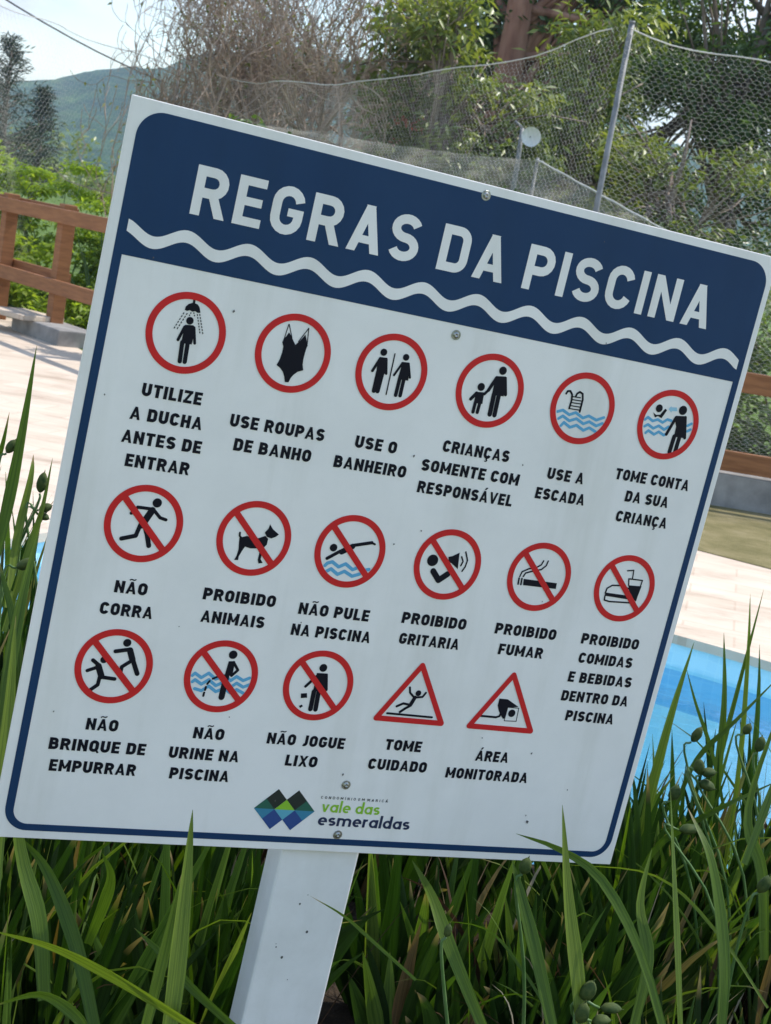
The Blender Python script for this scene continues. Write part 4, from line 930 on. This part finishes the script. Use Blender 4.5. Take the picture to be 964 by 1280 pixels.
# hedge plants behind the right-hand fence
for i, (x, y, r, h, lab) in enumerate([(1.0, 12.6, .55, 1.7, 'dark shrub behind the fence just below the net pole'), (2.2, 12.3, .6, 1.55, 'dense dark shrub behind the right-hand rails and mesh'), (3.3, 12.5, .65, 1.7, 'dark shrub at the right edge behind the mesh'), (4.5, 12.8, .7, 1.6, 'dark shrub just outside the right edge behind the fence')]):
    RNG = np.random.default_rng(50 + i); random.seed(50 + i)
    s = empty('hedge_shrub', (x, y, 0), lab, 'shrub', 'shrubs behind the right-hand fence')
    mb = MB(); cl = []
    for k in range(11):
        c = np.array([x + random.uniform(-r, r), y + random.uniform(-.35, .35), random.uniform(.15, h)]); cl.append(c)
        mb.tube([(x + random.uniform(-.1, .1), y, 0), (x + (c[0] - x) * .5, y, c[2] * .5), c], [.025, .016, .006], 4)
    mb.build('stem', M['bark'], s)
    leaf_cloud('foliage', cl, [(.34, .28, .26)] * len(cl), [330] * len(cl), .10, .042, M['mango'], s)

for i, (px, y, r, h, lab) in enumerate([(350, 14.0, .55, 2.25, 'dark shrub below the slack netting, nearest the bare trees'), (455, 14.1, .5, 2.15, 'yellow green shrub below the slack netting, above the heading of the sign'), (575, 13.8, .55, 1.95, 'shadowed shrub below the slack netting, left of the dish mast')]):
    RNG = np.random.default_rng(60 + i); random.seed(60 + i)
    x = at_y(px, 220, y)[0]
    s = empty('screen_shrub', (x, y, 0), lab, 'shrub', 'shrubs below the slack netting')
    mb = MB(); cl = []
    for k in range(16):
        c = np.array([x + random.uniform(-r, r), y + random.uniform(-.3, .1), h * random.uniform(.55, .97)]); cl.append(c)
        mb.tube([(x + random.uniform(-.1, .1), y, 0), (x + (c[0] - x) * .5, y, c[2] * .5), c], [.025, .016, .006], 4)
    mb.build('stem', M['bark'], s)
    leaf_cloud('foliage', cl, [(.26, .2, .18)] * len(cl), [150] * len(cl), .10, .045, M['olive' if i == 1 else 'mango'], s)

# bright shrubs at the left, behind the fence
shrubs = [(-5.3, 17.2, 1.05, 2.05, 'bright green shrub at the left edge above the fence rail'), (-4.25, 17.6, .85, 1.95, 'bright green shrub between the left fence posts'), (-3.45, 16.6, .7, 1.6, 'bright green shrub touching the left edge of the sign'),
          (-4.7, 16.4, .7, .75, 'low leafy shrub seen between the left fence rails'), (-3.2, 15.2, .5, .45, 'lowest pale green shrub beside the concrete footing'), (-6.4, 19, 1.0, 2.6, 'tall light green shrub reaching into the picture from the left edge')]
for i, (x, y, r, h, lab) in enumerate(shrubs):
    RNG = np.random.default_rng(70 + i); random.seed(70 + i)
    s = empty('leafy_shrub', (x, y, 0), lab, 'shrub', 'bright shrubs behind the left fence')
    mb = MB(); cl, rr = [], []
    for k in range(int(26 * r + 8)):
        a, q = random.random() * 6.28, math.sqrt(random.random()) * r
        c = np.array([x + q * math.cos(a), y + q * math.sin(a) * .7, h * random.uniform(.12, 1) * (1 - .35 * (q / r) ** 2)]); cl.append(c); w = random.uniform(.14, .27); rr.append((w * 1.3, w * 1.1, w * .35))
        mb.tube([(x + (c[0] - x) * .2, y + (c[1] - y) * .2, 0), (x + (c[0] - x) * .6, y + (c[1] - y) * .6, c[2] * .6), c], [.014, .01, .004], 3)
    mb.build('stem', M['stalk'], s)
    leaf_cloud('foliage', cl, rr, [150] * len(cl), .09, .042, M['lime_leaf'], s, .25, .35, .25)

# conifers far left
for i, (bx, py_top, d, wid, lab) in enumerate([(16, 48, 60, 2.3, 'tallest dark feathery conifer at the left edge against the white sky'), (56, 112, 64, 1.3, 'shorter dark conifer standing right of the tallest one'), (-14, 92, 56, 1.6, 'dark conifer cut off by the left edge')]):
    RNG = np.random.default_rng(90 + i); random.seed(90 + i)
    top = at_y(bx, py_top, d); x = top[0]; H = top[2]
    t = empty('conifer_tree', (x, d, 0), lab, 'tree', 'conifers at the left edge')
    mb = MB(); mb.tube([(x, d, 0), (x + .05, d, H * .5), (x, d, H)], [.2, .12, .02], 8); mb.build('trunk', M['bark'], t, True)
    mb = MB(); cl, rr = [], []
    for k in range(64):
        z = H * (.16 + .84 * (k / 64) ** .85); q = wid * (1 - (z / H) ** 1.5) * random.uniform(.45, 1.0) + .12; a = random.random() * 6.28
        e = np.array([x + q * math.cos(a), d + q * math.sin(a), z + q * .45])
        mb.tube([(x, d, z - .1), (np.array([x, d, z - .1]) + e) / 2 + [0, 0, .05], e], [.04, .025, .008], 4)
        for s_ in (.45, .75, 1.0): cl.append(np.array([x, d, z]) * (1 - s_) + e * s_); rr.append((.34, .34, .22))
    mb.build('branches', M['bark'], t)
    leaf_cloud('crown', cl, rr, [10] * len(cl), .32, .05, M['conifer'], t, -.3, 1.0, .1)

# far wood at the foot of the hills
RNG = np.random.default_rng(120); random.seed(120)
cl, rr = [], []
for k in range(260):
    x, y = random.uniform(-75, 60), random.uniform(100, 190)
    z = random.uniform(.5, 2.2) if random.random() < .75 else random.uniform(2, 5); cl.append((x, y, z)); q = random.uniform(1.2, 2.4); rr.append((q * 1.4, q, q * .8))
tag(leaf_cloud('far_wood', cl, rr, [220] * len(cl), .5, .3, M['olive']), kind='stuff')

# ------------------------------------------------------------------ slack netting behind the tall net, mast with dish
def veil_mat():
    m, nt, bs, out = new_mat('fine_netting')
    bs.inputs['Roughness'].default_value = .9; bs.inputs['Specular IOR Level'].default_value = .1
    nt.links.new(ramp(nt, noise(nt, 2.5, 5, .6), [(.3, (.30, .27, .21)), (.7, (.46, .42, .34))]), bs.inputs['Base Color'])
    tp = nt.nodes.new('ShaderNodeBsdfTransparent'); mx = nt.nodes.new('ShaderNodeMixShader')
    mr_ = nt.nodes.new('ShaderNodeMapRange'); mr_.inputs['From Min'].default_value = .32; mr_.inputs['From Max'].default_value = .7; mr_.inputs['To Min'].default_value = .10; mr_.inputs['To Max'].default_value = .62
    nt.links.new(noise(nt, 4.0, 7, .7, 'Object', (1, 1, 2.5)), mr_.inputs['Value'])
    nt.links.new(mr_.outputs['Result'], mx.inputs[0]); nt.links.new(tp.outputs[0], mx.inputs[1]); nt.links.new(bs.outputs[0], mx.inputs[2]); nt.links.new(mx.outputs[0], out.inputs['Surface'])
    return m
RC, RE, RB, RA = at_y(296, 172, 14.8), at_y(846, 296, 14.2), at_y(672, 200, 14.6), at_y(296, 152, 15.0)
veil = empty('slack_netting', (float(RB[0]), 14.6, 0), 'slack pale fine netting hanging in a fold just above the sign top edge', 'netting')
RNG = np.random.default_rng(77); random.seed(77)
us = np.linspace(0, 1, 70); vs = np.linspace(0, 1, 12); V = []
for u in us:
    top = RA + (RB - RA) * (u / .64) if u < .64 else RB + (RE - RB) * ((u - .64) / .36)
    low = RC + (RE - RC) * u
    for v in vs:
        p = top + (low - top) * v
        V.append(p + np.array([0, .07 * math.sin(u * 40 + 2 * v) * v + .04 * math.sin(u * 95 + v), -.22 * math.sin(math.pi * min(1, u / .64)) * (1 - v) * (u < .64) * min(1, u) ** 1.0 * np.linalg.norm(top - low)]))
I = np.arange(70 * 12).reshape(70, 12)
F = np.stack([I[:-1, :-1], I[1:, :-1], I[1:, 1:], I[:-1, 1:]], -1).reshape(-1, 4)
np_mesh('net_sheet', np.array(V), F, veil_mat(), veil, True)
mb = MB(); mb.tube([V[i * 12] for i in range(44, 70)], .011, 6); mb.build('edge_rope', M['wire'], veil, True)
mb = MB()
for q in (RA, RB, RE): pass
mb.tube([(RB[0], RB[1], 0), (RB[0], RB[1], RB[2] + .02)], .016, 8); mb.build('support_pole', M['galv'], veil, True)
# mast
p0, p1 = at_y(647, 203, 16.6), at_y(653, 160, 16.6)
mast = empty('dish_mast', (p0[0], p0[1], 0), 'thin grey mast with a small round dish above the slack netting', 'mast')
mb = MB(); mb.tube([(p0[0], p0[1], 0), p0, p1], [.028, .028, .022], 8); mb.tube([p1, p1 + [-.09, 0, .06]], .016, 6); mb.build('pole', M['galv'], mast, True)
dc = at_y(664, 171, 16.5); mb = MB()
for k in range(5): pass
rings = [(0, .03), (.045, .024), (.085, .01), (.105, -.006)]
V = [dc + np.array([0, .03, 0])]; F = []
for r_, dp in rings[1:]:
    for j in range(18): V.append(dc + np.array([r_ * math.cos(j * math.pi / 9), dp, r_ * math.sin(j * math.pi / 9)]))
for j in range(18):
    F.append((0, 1 + j, 1 + (j + 1) % 18))
    for k in range(2): F.append((1 + k * 18 + j, 1 + (k + 1) * 18 + j, 1 + (k + 1) * 18 + (j + 1) % 18, 1 + k * 18 + (j + 1) % 18))
me = bpy.data.meshes.new('dish'); me.from_pydata([tuple(v) for v in V], [], F); link_mesh('dish', me, M['dish'], mast, True)
mb = MB(); mb.tube([dc + [0, .03, 0], (p1[0], p1[1], dc[2])], .012, 5); mb.build('bracket', M['galv'], mast)

# ------------------------------------------------------------------ fences
def rail_fence(posts, label, tops, post_size, rails, rail_hw, back=None, front=-1):
    f = empty('timber_fence', (posts[0][0], posts[0][1], 0), label, 'fence')
    d = np.array(posts[-1][:2]) - np.array(posts[0][:2]); d /= np.linalg.norm(d); nrm = np.array([d[1], -d[0]]) * (1 if d[0] > 0 else -1)
    if nrm[1] > 0: nrm = -nrm
    for x, y in posts:
        mb = MB(); mb.box((x, y, tops / 2), (post_size, post_size, tops), [[d[0], -d[1], 0], [d[1], d[0], 0], [0, 0, 1]])
        mb.build('post', M['wood'], f, bevel=.006)
    off = post_size / 2 + rail_hw[1] / 2 + .002
    for z in rails:
        mb = MB(); a = np.array([*(np.array(posts[0][:2]) + nrm * off - d * .06), z]); b = np.array([*(np.array(posts[-1][:2]) + nrm * off + d * .06), z])
        mb.beam(a, b, rail_hw[1], rail_hw[0]); mb.build('rail', M['wood'], f, bevel=.005)
    if back:
        for z in back[1]:
            mb = MB(); a, b = [np.array([*(np.array(posts[i][:2]) - nrm * off), z]) for i in back[0]]
            mb.beam(a, b, rail_hw[1], rail_hw[0]); mb.build('rail', M['wood'], f, bevel=.005)
    return f
lp = [(-5.05, 16.45), (-4.285, 15.5), (-3.46, 14.5), (-2.45, 13.25), (-1.45, 12.0), (-.5, 10.85)]
rail_fence(lp, 'brown timber post and rail fence at the left, in front of bright shrubs', 1.28, .13, (1.165, .50), (.135, .05), ((0, 2), (1.185, .56)))
rail_fence([(.1, 10.72), (1.75, 10.72), (3.4, 10.72), (5.05, 10.72)], 'brown timber rails above a low grey wall at the right', .98, .12, (.90, .335), (.145, .055))
mb = MB(); mb.box((2.9, 10.72, .118), (6.4, .20, .244)); mb.build('low_wall', M['concrete'], None, bevel=.008)
tag(bpy.context.scene.objects['low_wall'], 'low grey concrete wall under the right-hand fence rails', 'wall')
mb = MB(); c_, s_ = math.cos(R(-51)), math.sin(R(-51)); mb.box((-3.42, 14.38, .07), (1.05, .42, .16), [[c_, -s_, 0], [s_, c_, 0], [0, 0, 1]]); o = mb.build('concrete_footing', M['concrete'], None, bevel=.012)
tag(o, 'low grey concrete block at the foot of the left fence post', 'footing')
mb = MB(); mb.box((-3.78, 14.55, .175), (.62, .5, .05), [[.8, .6, 0], [-.6, .8, 0], [0, 0, 1]]); o = mb.build('stone_slab', M['stone'], None, bevel=.006)
tag(o, 'pale stone slab lying on the grey block beside the left fence', 'slab')

# ------------------------------------------------------------------ tall net
NP = [np.array([-5.4, 13.2]), np.array([-3.75, 21.0]), np.array([1.123, 10.98]), np.array([6.5, 11.0])]
TOPZ = [3.3, 3.25, 3.17, 3.2]
net = empty('sports_net', (NP[2][0], NP[2][1], 0), 'tall pale netting on a grey metal pole behind the fences', 'net')
RNG = np.random.default_rng(200)
def span(a, b, za, zb, sag, cw, ch):
    L = np.linalg.norm(b - a); nx = int(L / cw); nz = int(3.15 / ch)
    u = np.linspace(0, 1, nx + 1)
    V, E = [], []
    ph = RNG.random(6) * 6
    d = (b - a) / L; nrm = np.array([-d[1], d[0]])
    for j in range(nz + 1):
        v = 1 - j / nz
        top = za + (zb - za) * u - sag * 4 * u * (1 - u)
        z = .12 + (top - .12) * (v ** 1.5 + .012 * np.sin(9 * v + ph[0]) * (1 - v))
        z = z + ((np.arange(nx + 1) % 2) * 2 - 1) * ch * .25 * (.6 + .8 * v) * (1 if j % 2 else -1)
        z = z + .02 * np.sin(u * 23 + ph[1] + v * 4) + .012 * RNG.normal(size=nx + 1) * .25
        w = .10 * np.sin(u * 9 + ph[2] + 3 * v) * math.sin(math.pi * v) + .05 * np.sin(u * 31 + 7 * v + ph[3])
        uu = u + (RNG.normal(size=nx + 1) * .12 + (.35 * np.sin(v * 6 + ph[4]))) / nx
        xy = a + (b - a) * uu[:, None] + nrm * w[:, None]
        V.append(np.column_stack([xy, z]))
    V = np.array(V)
    segs = []
    segs.append(np.stack([V[:, :-1], V[:, 1:]], 2).reshape(-1, 2, 3))
    for j in range(nz):
        k = np.arange(nx + 1); k = k[(k % 2) == (0 if j % 2 else 1)]
        segs.append(np.stack([V[j, k], V[j + 1, k]], 1))
    S = np.vstack(segs)
    return S, V
def cords(name, S, r, parent):
    d = S[:, 1] - S[:, 0]; d /= np.linalg.norm(d, axis=1)[:, None] + 1e-9
    ref = np.where(np.abs(d[:, 2:3]) < .9, np.array([[0, 0, 1.0]]), np.array([[1.0, 0, 0]]))
    a = np.cross(d, ref); a /= np.linalg.norm(a, axis=1)[:, None]; b = np.cross(d, a)
    ring = np.stack([a, -a * .5 + b * .87, -a * .5 - b * .87], 1) * r
    V = np.concatenate([S[:, 0:1] + ring, S[:, 1:2] + ring], 1).reshape(-1, 3)
    q = np.arange(len(S))[:, None] * 6
    F = np.concatenate([q + [0, 1, 4, 3], q + [1, 2, 5, 4], q + [2, 0, 3, 5]], 1).reshape(-1, 4)
    return np_mesh(name, V, F, M['wire'], parent)
for i, (sag, cw, ch, r) in enumerate([(.12, .042, .036, .0010), (.30, .029, .0225, .0008), (.16, .0255, .0195, .0008)]):
    S, V = span(NP[i], NP[i + 1], TOPZ[i], TOPZ[i + 1], sag, cw, ch)
    cords('netting', S, r, net)
    mb = MB(); rp = (V[0][:-1] + V[0][1:]) / 2; mb.tube(rp[::6], .005, 5); mb.build('head_rope', M['wire'], net)
for i in (1, 2):
    mb = MB(); x, y = NP[i]
    mb.tube([(x - .005, y, 0), (x, y, 1.5), (x + .01, y, TOPZ[i] + .04)], .021, 12); mb.tube([(x + .01, y, TOPZ[i] + .04), (x + .01, y, TOPZ[i] + .055)], [.024, .02], 12)
    mb.build('pole', M['galv'], net, True)
# overhead cable at the upper left
a, b = at_y(-60, -45, 26), at_y(330, 140, 36)
mb = MB(); pts = [a + (b - a) * s - np.array([0, 0, .35 * 4 * s * (1 - s)]) for s in np.linspace(0, 1, 14)]
mb.tube(pts, .017, 5); o = mb.build('overhead_cable', simple('cable_black', (.05, .05, .055), rough=.7))
tag(o, 'dark overhead cable sloping across the sky at upper left', 'cable')

# ------------------------------------------------------------------ sword-leaved plants round the sign
class Blades:
    def __init__(s): s.V, s.F, s.A, s.n = [], [], [], 0
    def blade(s, pts, w, face=None, fold=.22):
        """tapered leaf with a fold down its middle along a list of points"""
        pts = np.asarray(pts, float); m = len(pts)
        t = np.gradient(pts, axis=0); t /= np.linalg.norm(t, axis=1)[:, None]
        if face is None:
            a = random.random() * 6.28; face = np.array([math.cos(a), math.sin(a), 0])
        sd = np.cross(t, face); nn = np.linalg.norm(sd, axis=1)[:, None]; sd = sd / np.maximum(nn, 1e-6)
        up = np.cross(sd, t)
        q = np.linspace(0, 1, m)
        ww = w * np.minimum(1, .75 + q * .6) * np.clip((1 - q) / .55, 0, 1) ** .75
        ww[-1] = w * .02
        L = pts + sd * ww[:, None] / 2 + up * ww[:, None] * fold / 2; Rr = pts - sd * ww[:, None] / 2 + up * ww[:, None] * fold / 2
        V = np.stack([L, pts, Rr], 1).reshape(-1, 3)
        for i in range(m - 1):
            for k in (0, 1): s.F.append((s.n + i * 3 + k, s.n + i * 3 + k + 1, s.n + i * 3 + k + 4, s.n + i * 3 + k + 3))
        rnd = random.random(); s.A.append(np.stack([np.tile([0, .5, 1.0], m), np.repeat(q, 3), np.full(3 * m, rnd)], 1))
        s.V.append(V); s.n += len(V)
    def arch(s, p, d, L, w, droop=.3, face=None, seg=9):
        """a leaf that leaves p in direction d and bends over"""
        p = np.array(p, float); d = np.array(d, float); d /= np.linalg.norm(d); pts = [p]
        h = np.array([d[0], d[1], 0]); hn = np.linalg.norm(h); h = h / hn if hn > .02 else np.array([1.0, 0, 0])
        for i in range(seg):
            k = (i + 1) / seg
            d = d + (h * .55 - np.array([0, 0, .8])) * droop * k * k * 1.6 / seg * 2; d /= np.linalg.norm(d)
            p = p + d * L / seg; pts.append(p)
        a = math.atan2(h[1], h[0]) + random.uniform(-1.3, 1.3)
        s.blade(pts, w, np.array([math.cos(a), math.sin(a), .15]) if face is None else face)
    def build(s, name, mat, parent):
        o = np_mesh(name, np.vstack(s.V), np.array(s.F), mat, parent, True)
        at = o.data.attributes.new('leafpos', 'FLOAT_VECTOR', 'POINT'); at.data.foreach_set('vector', np.vstack(s.A).astype(np.float32).ravel())
        return o

def spline(pts, n=12):
    p = np.array(pts, float)
    if len(p) == 2: return np.array([p[0] + (p[1] - p[0]) * t for t in np.linspace(0, 1, n)])
    q = np.vstack([2 * p[0] - p[1], p, 2 * p[-1] - p[-2]]); out = []
    for i in range(1, len(q) - 2):
        for t in np.linspace(0, 1, n // (len(p) - 1) + 1)[:-1]:
            a, b, c, d = q[i - 1:i + 3]
            out.append(.5 * (2 * b + (c - a) * t + (2 * a - 5 * b + 4 * c - d) * t * t + (3 * b - a - 3 * c + d) * t ** 3))
    return np.array(out + [p[-1]])

def pod_mesh(mb, c, ax, L, r):
    ax = np.array(ax, float); ax /= np.linalg.norm(ax); c = np.array(c, float)
    ts = np.array([0, .06, .2, .4, .6, .8, .93, 1.0]); rr = r * np.array([.18, .45, .85, 1.0, .98, .78, .42, .12])
    k = mb.n; mb.tube([c + ax * L * (t - .5) for t in ts], rr, 12)
    v = mb.v[-1].reshape(len(ts), 12, 3); ctr = v.mean(1, keepdims=True); mod = 1 + .13 * np.cos(3 * np.arange(12) * 2 * math.pi / 12)[None, :, None]
    mb.v[-1] = (ctr + (v - ctr) * mod + RNG.normal(size=v.shape) * r * .03).reshape(-1, 3)
    mb.tube([c + ax * L * .48, c + ax * L * .62], [r * .14, r * .05], 5)

# name, x, y, spread x, spread y, number of leaves, length range, width range, lean, label, dead fraction
CLUMPS = [
 (-.56, 2.10, .20, .16, 190, (0.50, 0.80), (0.015, 0.024), (.02, 0), 'tall sword-leaved clump left of the sign, its tips reaching over the pale paving'),
 (-.43, 1.72, .16, .13, 180, (0.36, 0.62), (0.017, 0.028), (-.04, 0), 'sword-leaved clump beside the lower left edge of the sign'),
 (-.24, 2.00, .24, .15, 240, (0.26, 0.46), (0.02, 0.033), (0, 0), 'dark shaded clump of leaves under the sign left of the post'),
 (-.22, 1.42, .13, .06, 14, (0.12, 0.22), (0.015, 0.024), (0, 0), 'foremost clump left of the post with one leaf crossing the sign lower border'),
 (.30, 2.12, .20, .12, 230, (0.18, 0.38), (0.02, 0.032), (.05, 0), 'clump with dry brown leaf bases just right of the post'),
 (.36, 1.60, .10, .07, 14, (0.12, 0.22), (0.015, 0.024), (.03, 0), 'foremost clump right of the post with a leaf crossing the sign lower border'),
 (.62, 2.32, .20, .14, 240, (0.34, 0.55), (0.016, 0.026), (.03, 0), 'leafy clump at the lower right corner of the sign'),
 (.86, 2.50, .20, .18, 190, (0.32, 0.58), (0.014, 0.022), (.02, 0), 'clump with the tallest leaf tips against the pool at the right edge'),
 (.56, 1.85, .16, .10, 120, (0.16, 0.34), (0.017, 0.028), (.04, 0), 'low clump at the bottom right with fat green seed pods'),
 (-.05, 2.62, .62, .15, 360, (0.28, 0.45), (0.016, 0.026), (0, 0), 'rear clump of leaves behind the post against the pool'),
 (.75, 2.80, .35, .10, 130, (0.18, 0.36), (0.012, 0.02), (.05, 0), 'rear thin-leaved clump against the blue water at the right'),
 (-.70, 2.60, .25, .15, 190, (0.48, 0.75), (0.015, 0.026), (-.02, 0), 'rear clump half hidden at the left edge in front of the pool'),
]
P_ = at_y
# leaves that stand out in the photograph: pixel, distance along each leaf (base first), width
SPECIAL = {
 3: [([(205, 1330, 1.34), (218, 1240, 1.36), (232, 1110, 1.39), (241, 1012, 1.41)], .018), ([(170, 1330, 1.36), (205, 1190, 1.4), (228, 1090, 1.42)], .013),
     ([(255, 1290, 1.34), (150, 1225, 1.36), (70, 1185, 1.37), (-10, 1163, 1.38)], .016), ([(110, 1300, 1.37), (95, 1270, 1.37), (50, 1243, 1.37), (-10, 1258, 1.36)], .012),
     ([(300, 1290, 1.36), (240, 1235, 1.4), (200, 1190, 1.43), (168, 1160, 1.45)], .010), ([(110, 1180, 1.5), (130, 1130, 1.48), (139, 1095, 1.47), (128, 1066, 1.46)], .013)],
 5: [([(730, 1330, 1.60), (722, 1230, 1.62), (710, 1120, 1.64), (703, 1006, 1.66)], .020), ([(835, 1310, 1.60), (800, 1190, 1.63), (752, 1100, 1.66), (700, 1062, 1.67), (645, 1042, 1.66)], .0125),
     ([(700, 1330, 1.58), (672, 1200, 1.62), (652, 1120, 1.65), (640, 1075, 1.67)], .016), ([(610, 1300, 1.6), (565, 1190, 1.63), (540, 1120, 1.68), (515, 1075, 1.74)], .016),
     ([(520, 1225, 1.5), (470, 1180, 1.53), (430, 1145, 1.56), (388, 1120, 1.58)], .0042)],
 0: [([(-12, 720, 2.05), (8, 640, 2.08), (28, 540, 2.1), (46, 432, 2.12)], .017), ([(10, 760, 2.0), (20, 680, 2.05), (38, 600, 2.08), (42, 568, 2.1)], .012), ([(-30, 700, 2.05), (-12, 600, 2.1), (2, 560, 2.1), (12, 515, 2.1)], .010),
     ([(5, 790, 2.0), (35, 690, 2.05), (52, 640, 2.06), (66, 572, 2.08)], .010), ([(-10, 1000, 1.8), (10, 850, 1.85), (30, 740, 1.9), (50, 660, 1.95)], .018), ([(20, 1000, 1.8), (25, 880, 1.85), (18, 780, 1.9), (-5, 690, 1.95)], .018)],
 1: [([(55, 1250, 1.55), (48, 1150, 1.57), (25, 1060, 1.6), (5, 900, 1.65)], .020), ([(120, 1290, 1.52), (95, 1180, 1.56), (60, 1090, 1.6), (25, 1045, 1.62)], .018), ([(-8, 1120, 1.55), (2, 990, 1.6), (12, 880, 1.65), (20, 770, 1.7)], .018)],
 7: [([(868, 1100, 2.4), (890, 985, 2.42), (925, 850, 2.44), (955, 736, 2.45)], .012), ([(905, 1090, 2.4), (925, 950, 2.42), (935, 820, 2.44), (938, 742, 2.45)], .009), ([(880, 1080, 2.35), (895, 980, 2.36), (905, 880, 2.38), (905, 790, 2.4)], .014),
     ([(795, 1080, 2.3), (815, 985, 2.32), (840, 890, 2.34), (868, 802, 2.36)], .016), ([(955, 1200, 2.1), (952, 1090, 2.12), (935, 1010, 2.15), (985, 860, 2.2)], .018), ([(840, 1020, 2.3), (870, 950, 2.32), (920, 900, 2.35), (975, 845, 2.4)], .011),
     ([(905, 1010, 2.4), (890, 940, 2.42), (870, 880, 2.44), (858, 835, 2.45)], .007), ([(930, 1080, 2.0), (960, 1000, 2.05), (985, 930, 2.1)], .013), ([(800, 1090, 2.2), (830, 1050, 2.2), (900, 1010, 2.2), (975, 975, 2.25)], .012)],
 8: [([(790, 1290, 1.75), (810, 1200, 1.78), (800, 1130, 1.82), (815, 1060, 1.86)], .016), ([(850, 1300, 1.75), (846, 1200, 1.78), (842, 1100, 1.82), (838, 985, 1.88)], .018), ([(900, 1300, 1.72), (905, 1200, 1.75), (890, 1080, 1.8), (860, 1010, 1.85)], .017),
     ([(700, 1290, 1.75), (655, 1215, 1.8), (605, 1160, 1.84), (520, 1150, 1.9)], .0045), ([(960, 1260, 1.75), (900, 1170, 1.8), (820, 1095, 1.85), (700, 1080, 1.9)], .0045)],
}
PODS = {
 0: [((53, 603), 2.07, (.1, 0, 1), .034, .0095), ((57, 635), 2.07, (.9, 0, .5), .022, .0085), ((55, 646), 2.07, (.9, 0, -.2), .018, .007), ((14, 558), 2.1, (.5, 0, 1), .026, .009), ((32, 705), 2.0, (.6, 0, .4), .03, .010)],
 7: [((950, 930), 2.3, (.1, 0, 1), .030, .0105), ((934, 911), 2.3, (.4, 0, 1), .022, .009), ((874, 958), 2.2, (-.2, 0, 1), .028, .011), ((886, 966), 2.2, (.8, 0, .2), .026, .010), ((884, 982), 2.2, (1, 0, -.25), .030, .011), ((843, 991), 2.2, (.3, 0, 1), .030, .0115), ((862, 1037), 2.15, (1, 0, .2), .034, .0105), ((871, 918), 2.3, (.4, 0, 1), .032, .010)],
 5: [((657, 1082), 1.66, (.2, 0, 1), .024, .0095), ((560, 1163), 1.6, (.1, 0, 1), .018, .006)],
 8: [((735, 1238), 1.62, (.3, 0, .8), .030, .0115), ((764, 1261), 1.62, (1, 0, .1), .028, .0085), ((728, 1266), 1.6, (.1, 0, 1), .030, .0105), ((752, 1276), 1.6, (.9, 0, .2), .024, .009), ((955, 1105), 1.85, (.4, 0, 1), .030, .010)],
}
for i, (x, y, sx, sy, k, lr, wr, lean, lab) in enumerate(CLUMPS):
    random.seed(300 + i); RNG = np.random.default_rng(300 + i)
    c = empty('iris_clump', (x, y, .31), lab, 'plant', 'sword-leaved plants round the sign')
    B, D, S_ = Blades(), Blades(), Blades()
    for j in range(max(2, k // 7)):          # leaves stand in flat fans
        a, q = random.random() * 6.28, math.sqrt(random.random())
        p = np.array((x + q * sx * math.cos(a), y + q * sy * math.sin(a), .30))
        phi = random.gauss(0, .75); pl = np.array([math.cos(phi), math.sin(phi), 0]); fn = np.array([-math.sin(phi), math.cos(phi), 0])
        out = np.array([math.cos(a), math.sin(a) * .5, 0]) * q * random.uniform(.0, .28) + np.array([lean[0], lean[1], 0])
        nl = random.randint(6, 9); L0 = random.uniform(*lr); w0 = random.uniform(*wr)
        for m_ in range(nl):
            t = (m_ + .5) / nl * 2 - 1 + random.gauss(0, .06)
            d = np.array([0, 0, 1.0]) + pl * t * .52 + out + fn * random.gauss(0, .05)
            L = L0 * (1 - .38 * t * t) * random.uniform(.75, 1.08)
            B.arch(p + pl * t * .022 + fn * random.gauss(0, .004), d, L, w0 * random.uniform(.8, 1.1), random.choice([.02, .05, .1, .2, .45]) * (.6 + .6 * random.random()), fn + np.array([0, 0, .1]) + RNG.normal(size=3) * .15)
    for j in range(max(6, k // 5)):
        a, q = random.random() * 6.28, math.sqrt(random.random())
        p = (x + q * sx * 1.05 * math.cos(a), y + q * sy * 1.05 * math.sin(a), .31)
        D.arch(p, (random.gauss(0, .35), random.gauss(0, .25), 1), random.uniform(.10, .34), random.choice([.002, .003, .004, .006, .012]), random.uniform(.1, .9))
    for j in range(k // 7):                  # thin tangled wisps and stems
        a, q = random.random() * 6.28, math.sqrt(random.random())
        S_.arch((x + q * sx * math.cos(a), y + q * sy * math.sin(a) - .02, .31), (random.gauss(0, .38), random.gauss(-.05, .22), 1), random.uniform(lr[0] * .8, lr[1] * 1.05), random.choice([.0035, .0045, .006, .008]), random.uniform(.1, 1.3))
    for pts, w in SPECIAL.get(i, []):
        S_.blade(spline([P_(*q) for q in pts], 15), w, np.array([.25, -1, .1]) + RNG.normal(size=3) * .25)
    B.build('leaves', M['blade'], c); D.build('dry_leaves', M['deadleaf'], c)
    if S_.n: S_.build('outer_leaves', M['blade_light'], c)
    for (px, py), d_, ax, L, r_ in PODS.get(i, []):
        q = P_(px, py, d_); mb = MB(); pod_mesh(mb, q, ax, L * .88, r_ * .74); pod = mb.build('seed_pod', M['pod'], c, True)
        axn = np.array(ax, float) / np.linalg.norm(ax); foot = q - axn * L * .48
        mb = MB(); low = np.array([x + (q[0] - x) * .55 + random.uniform(-.03, .03), q[1] + .02, max(.34, q[2] - .42)])
        mb.tube(spline([low, (low + foot) / 2 + [random.uniform(-.02, .02), 0, .05], foot - axn * .02, foot], 12), np.linspace(.0026, .0017, 13), 5); mb.build('flower_stalk', M['stalk'], c, True)
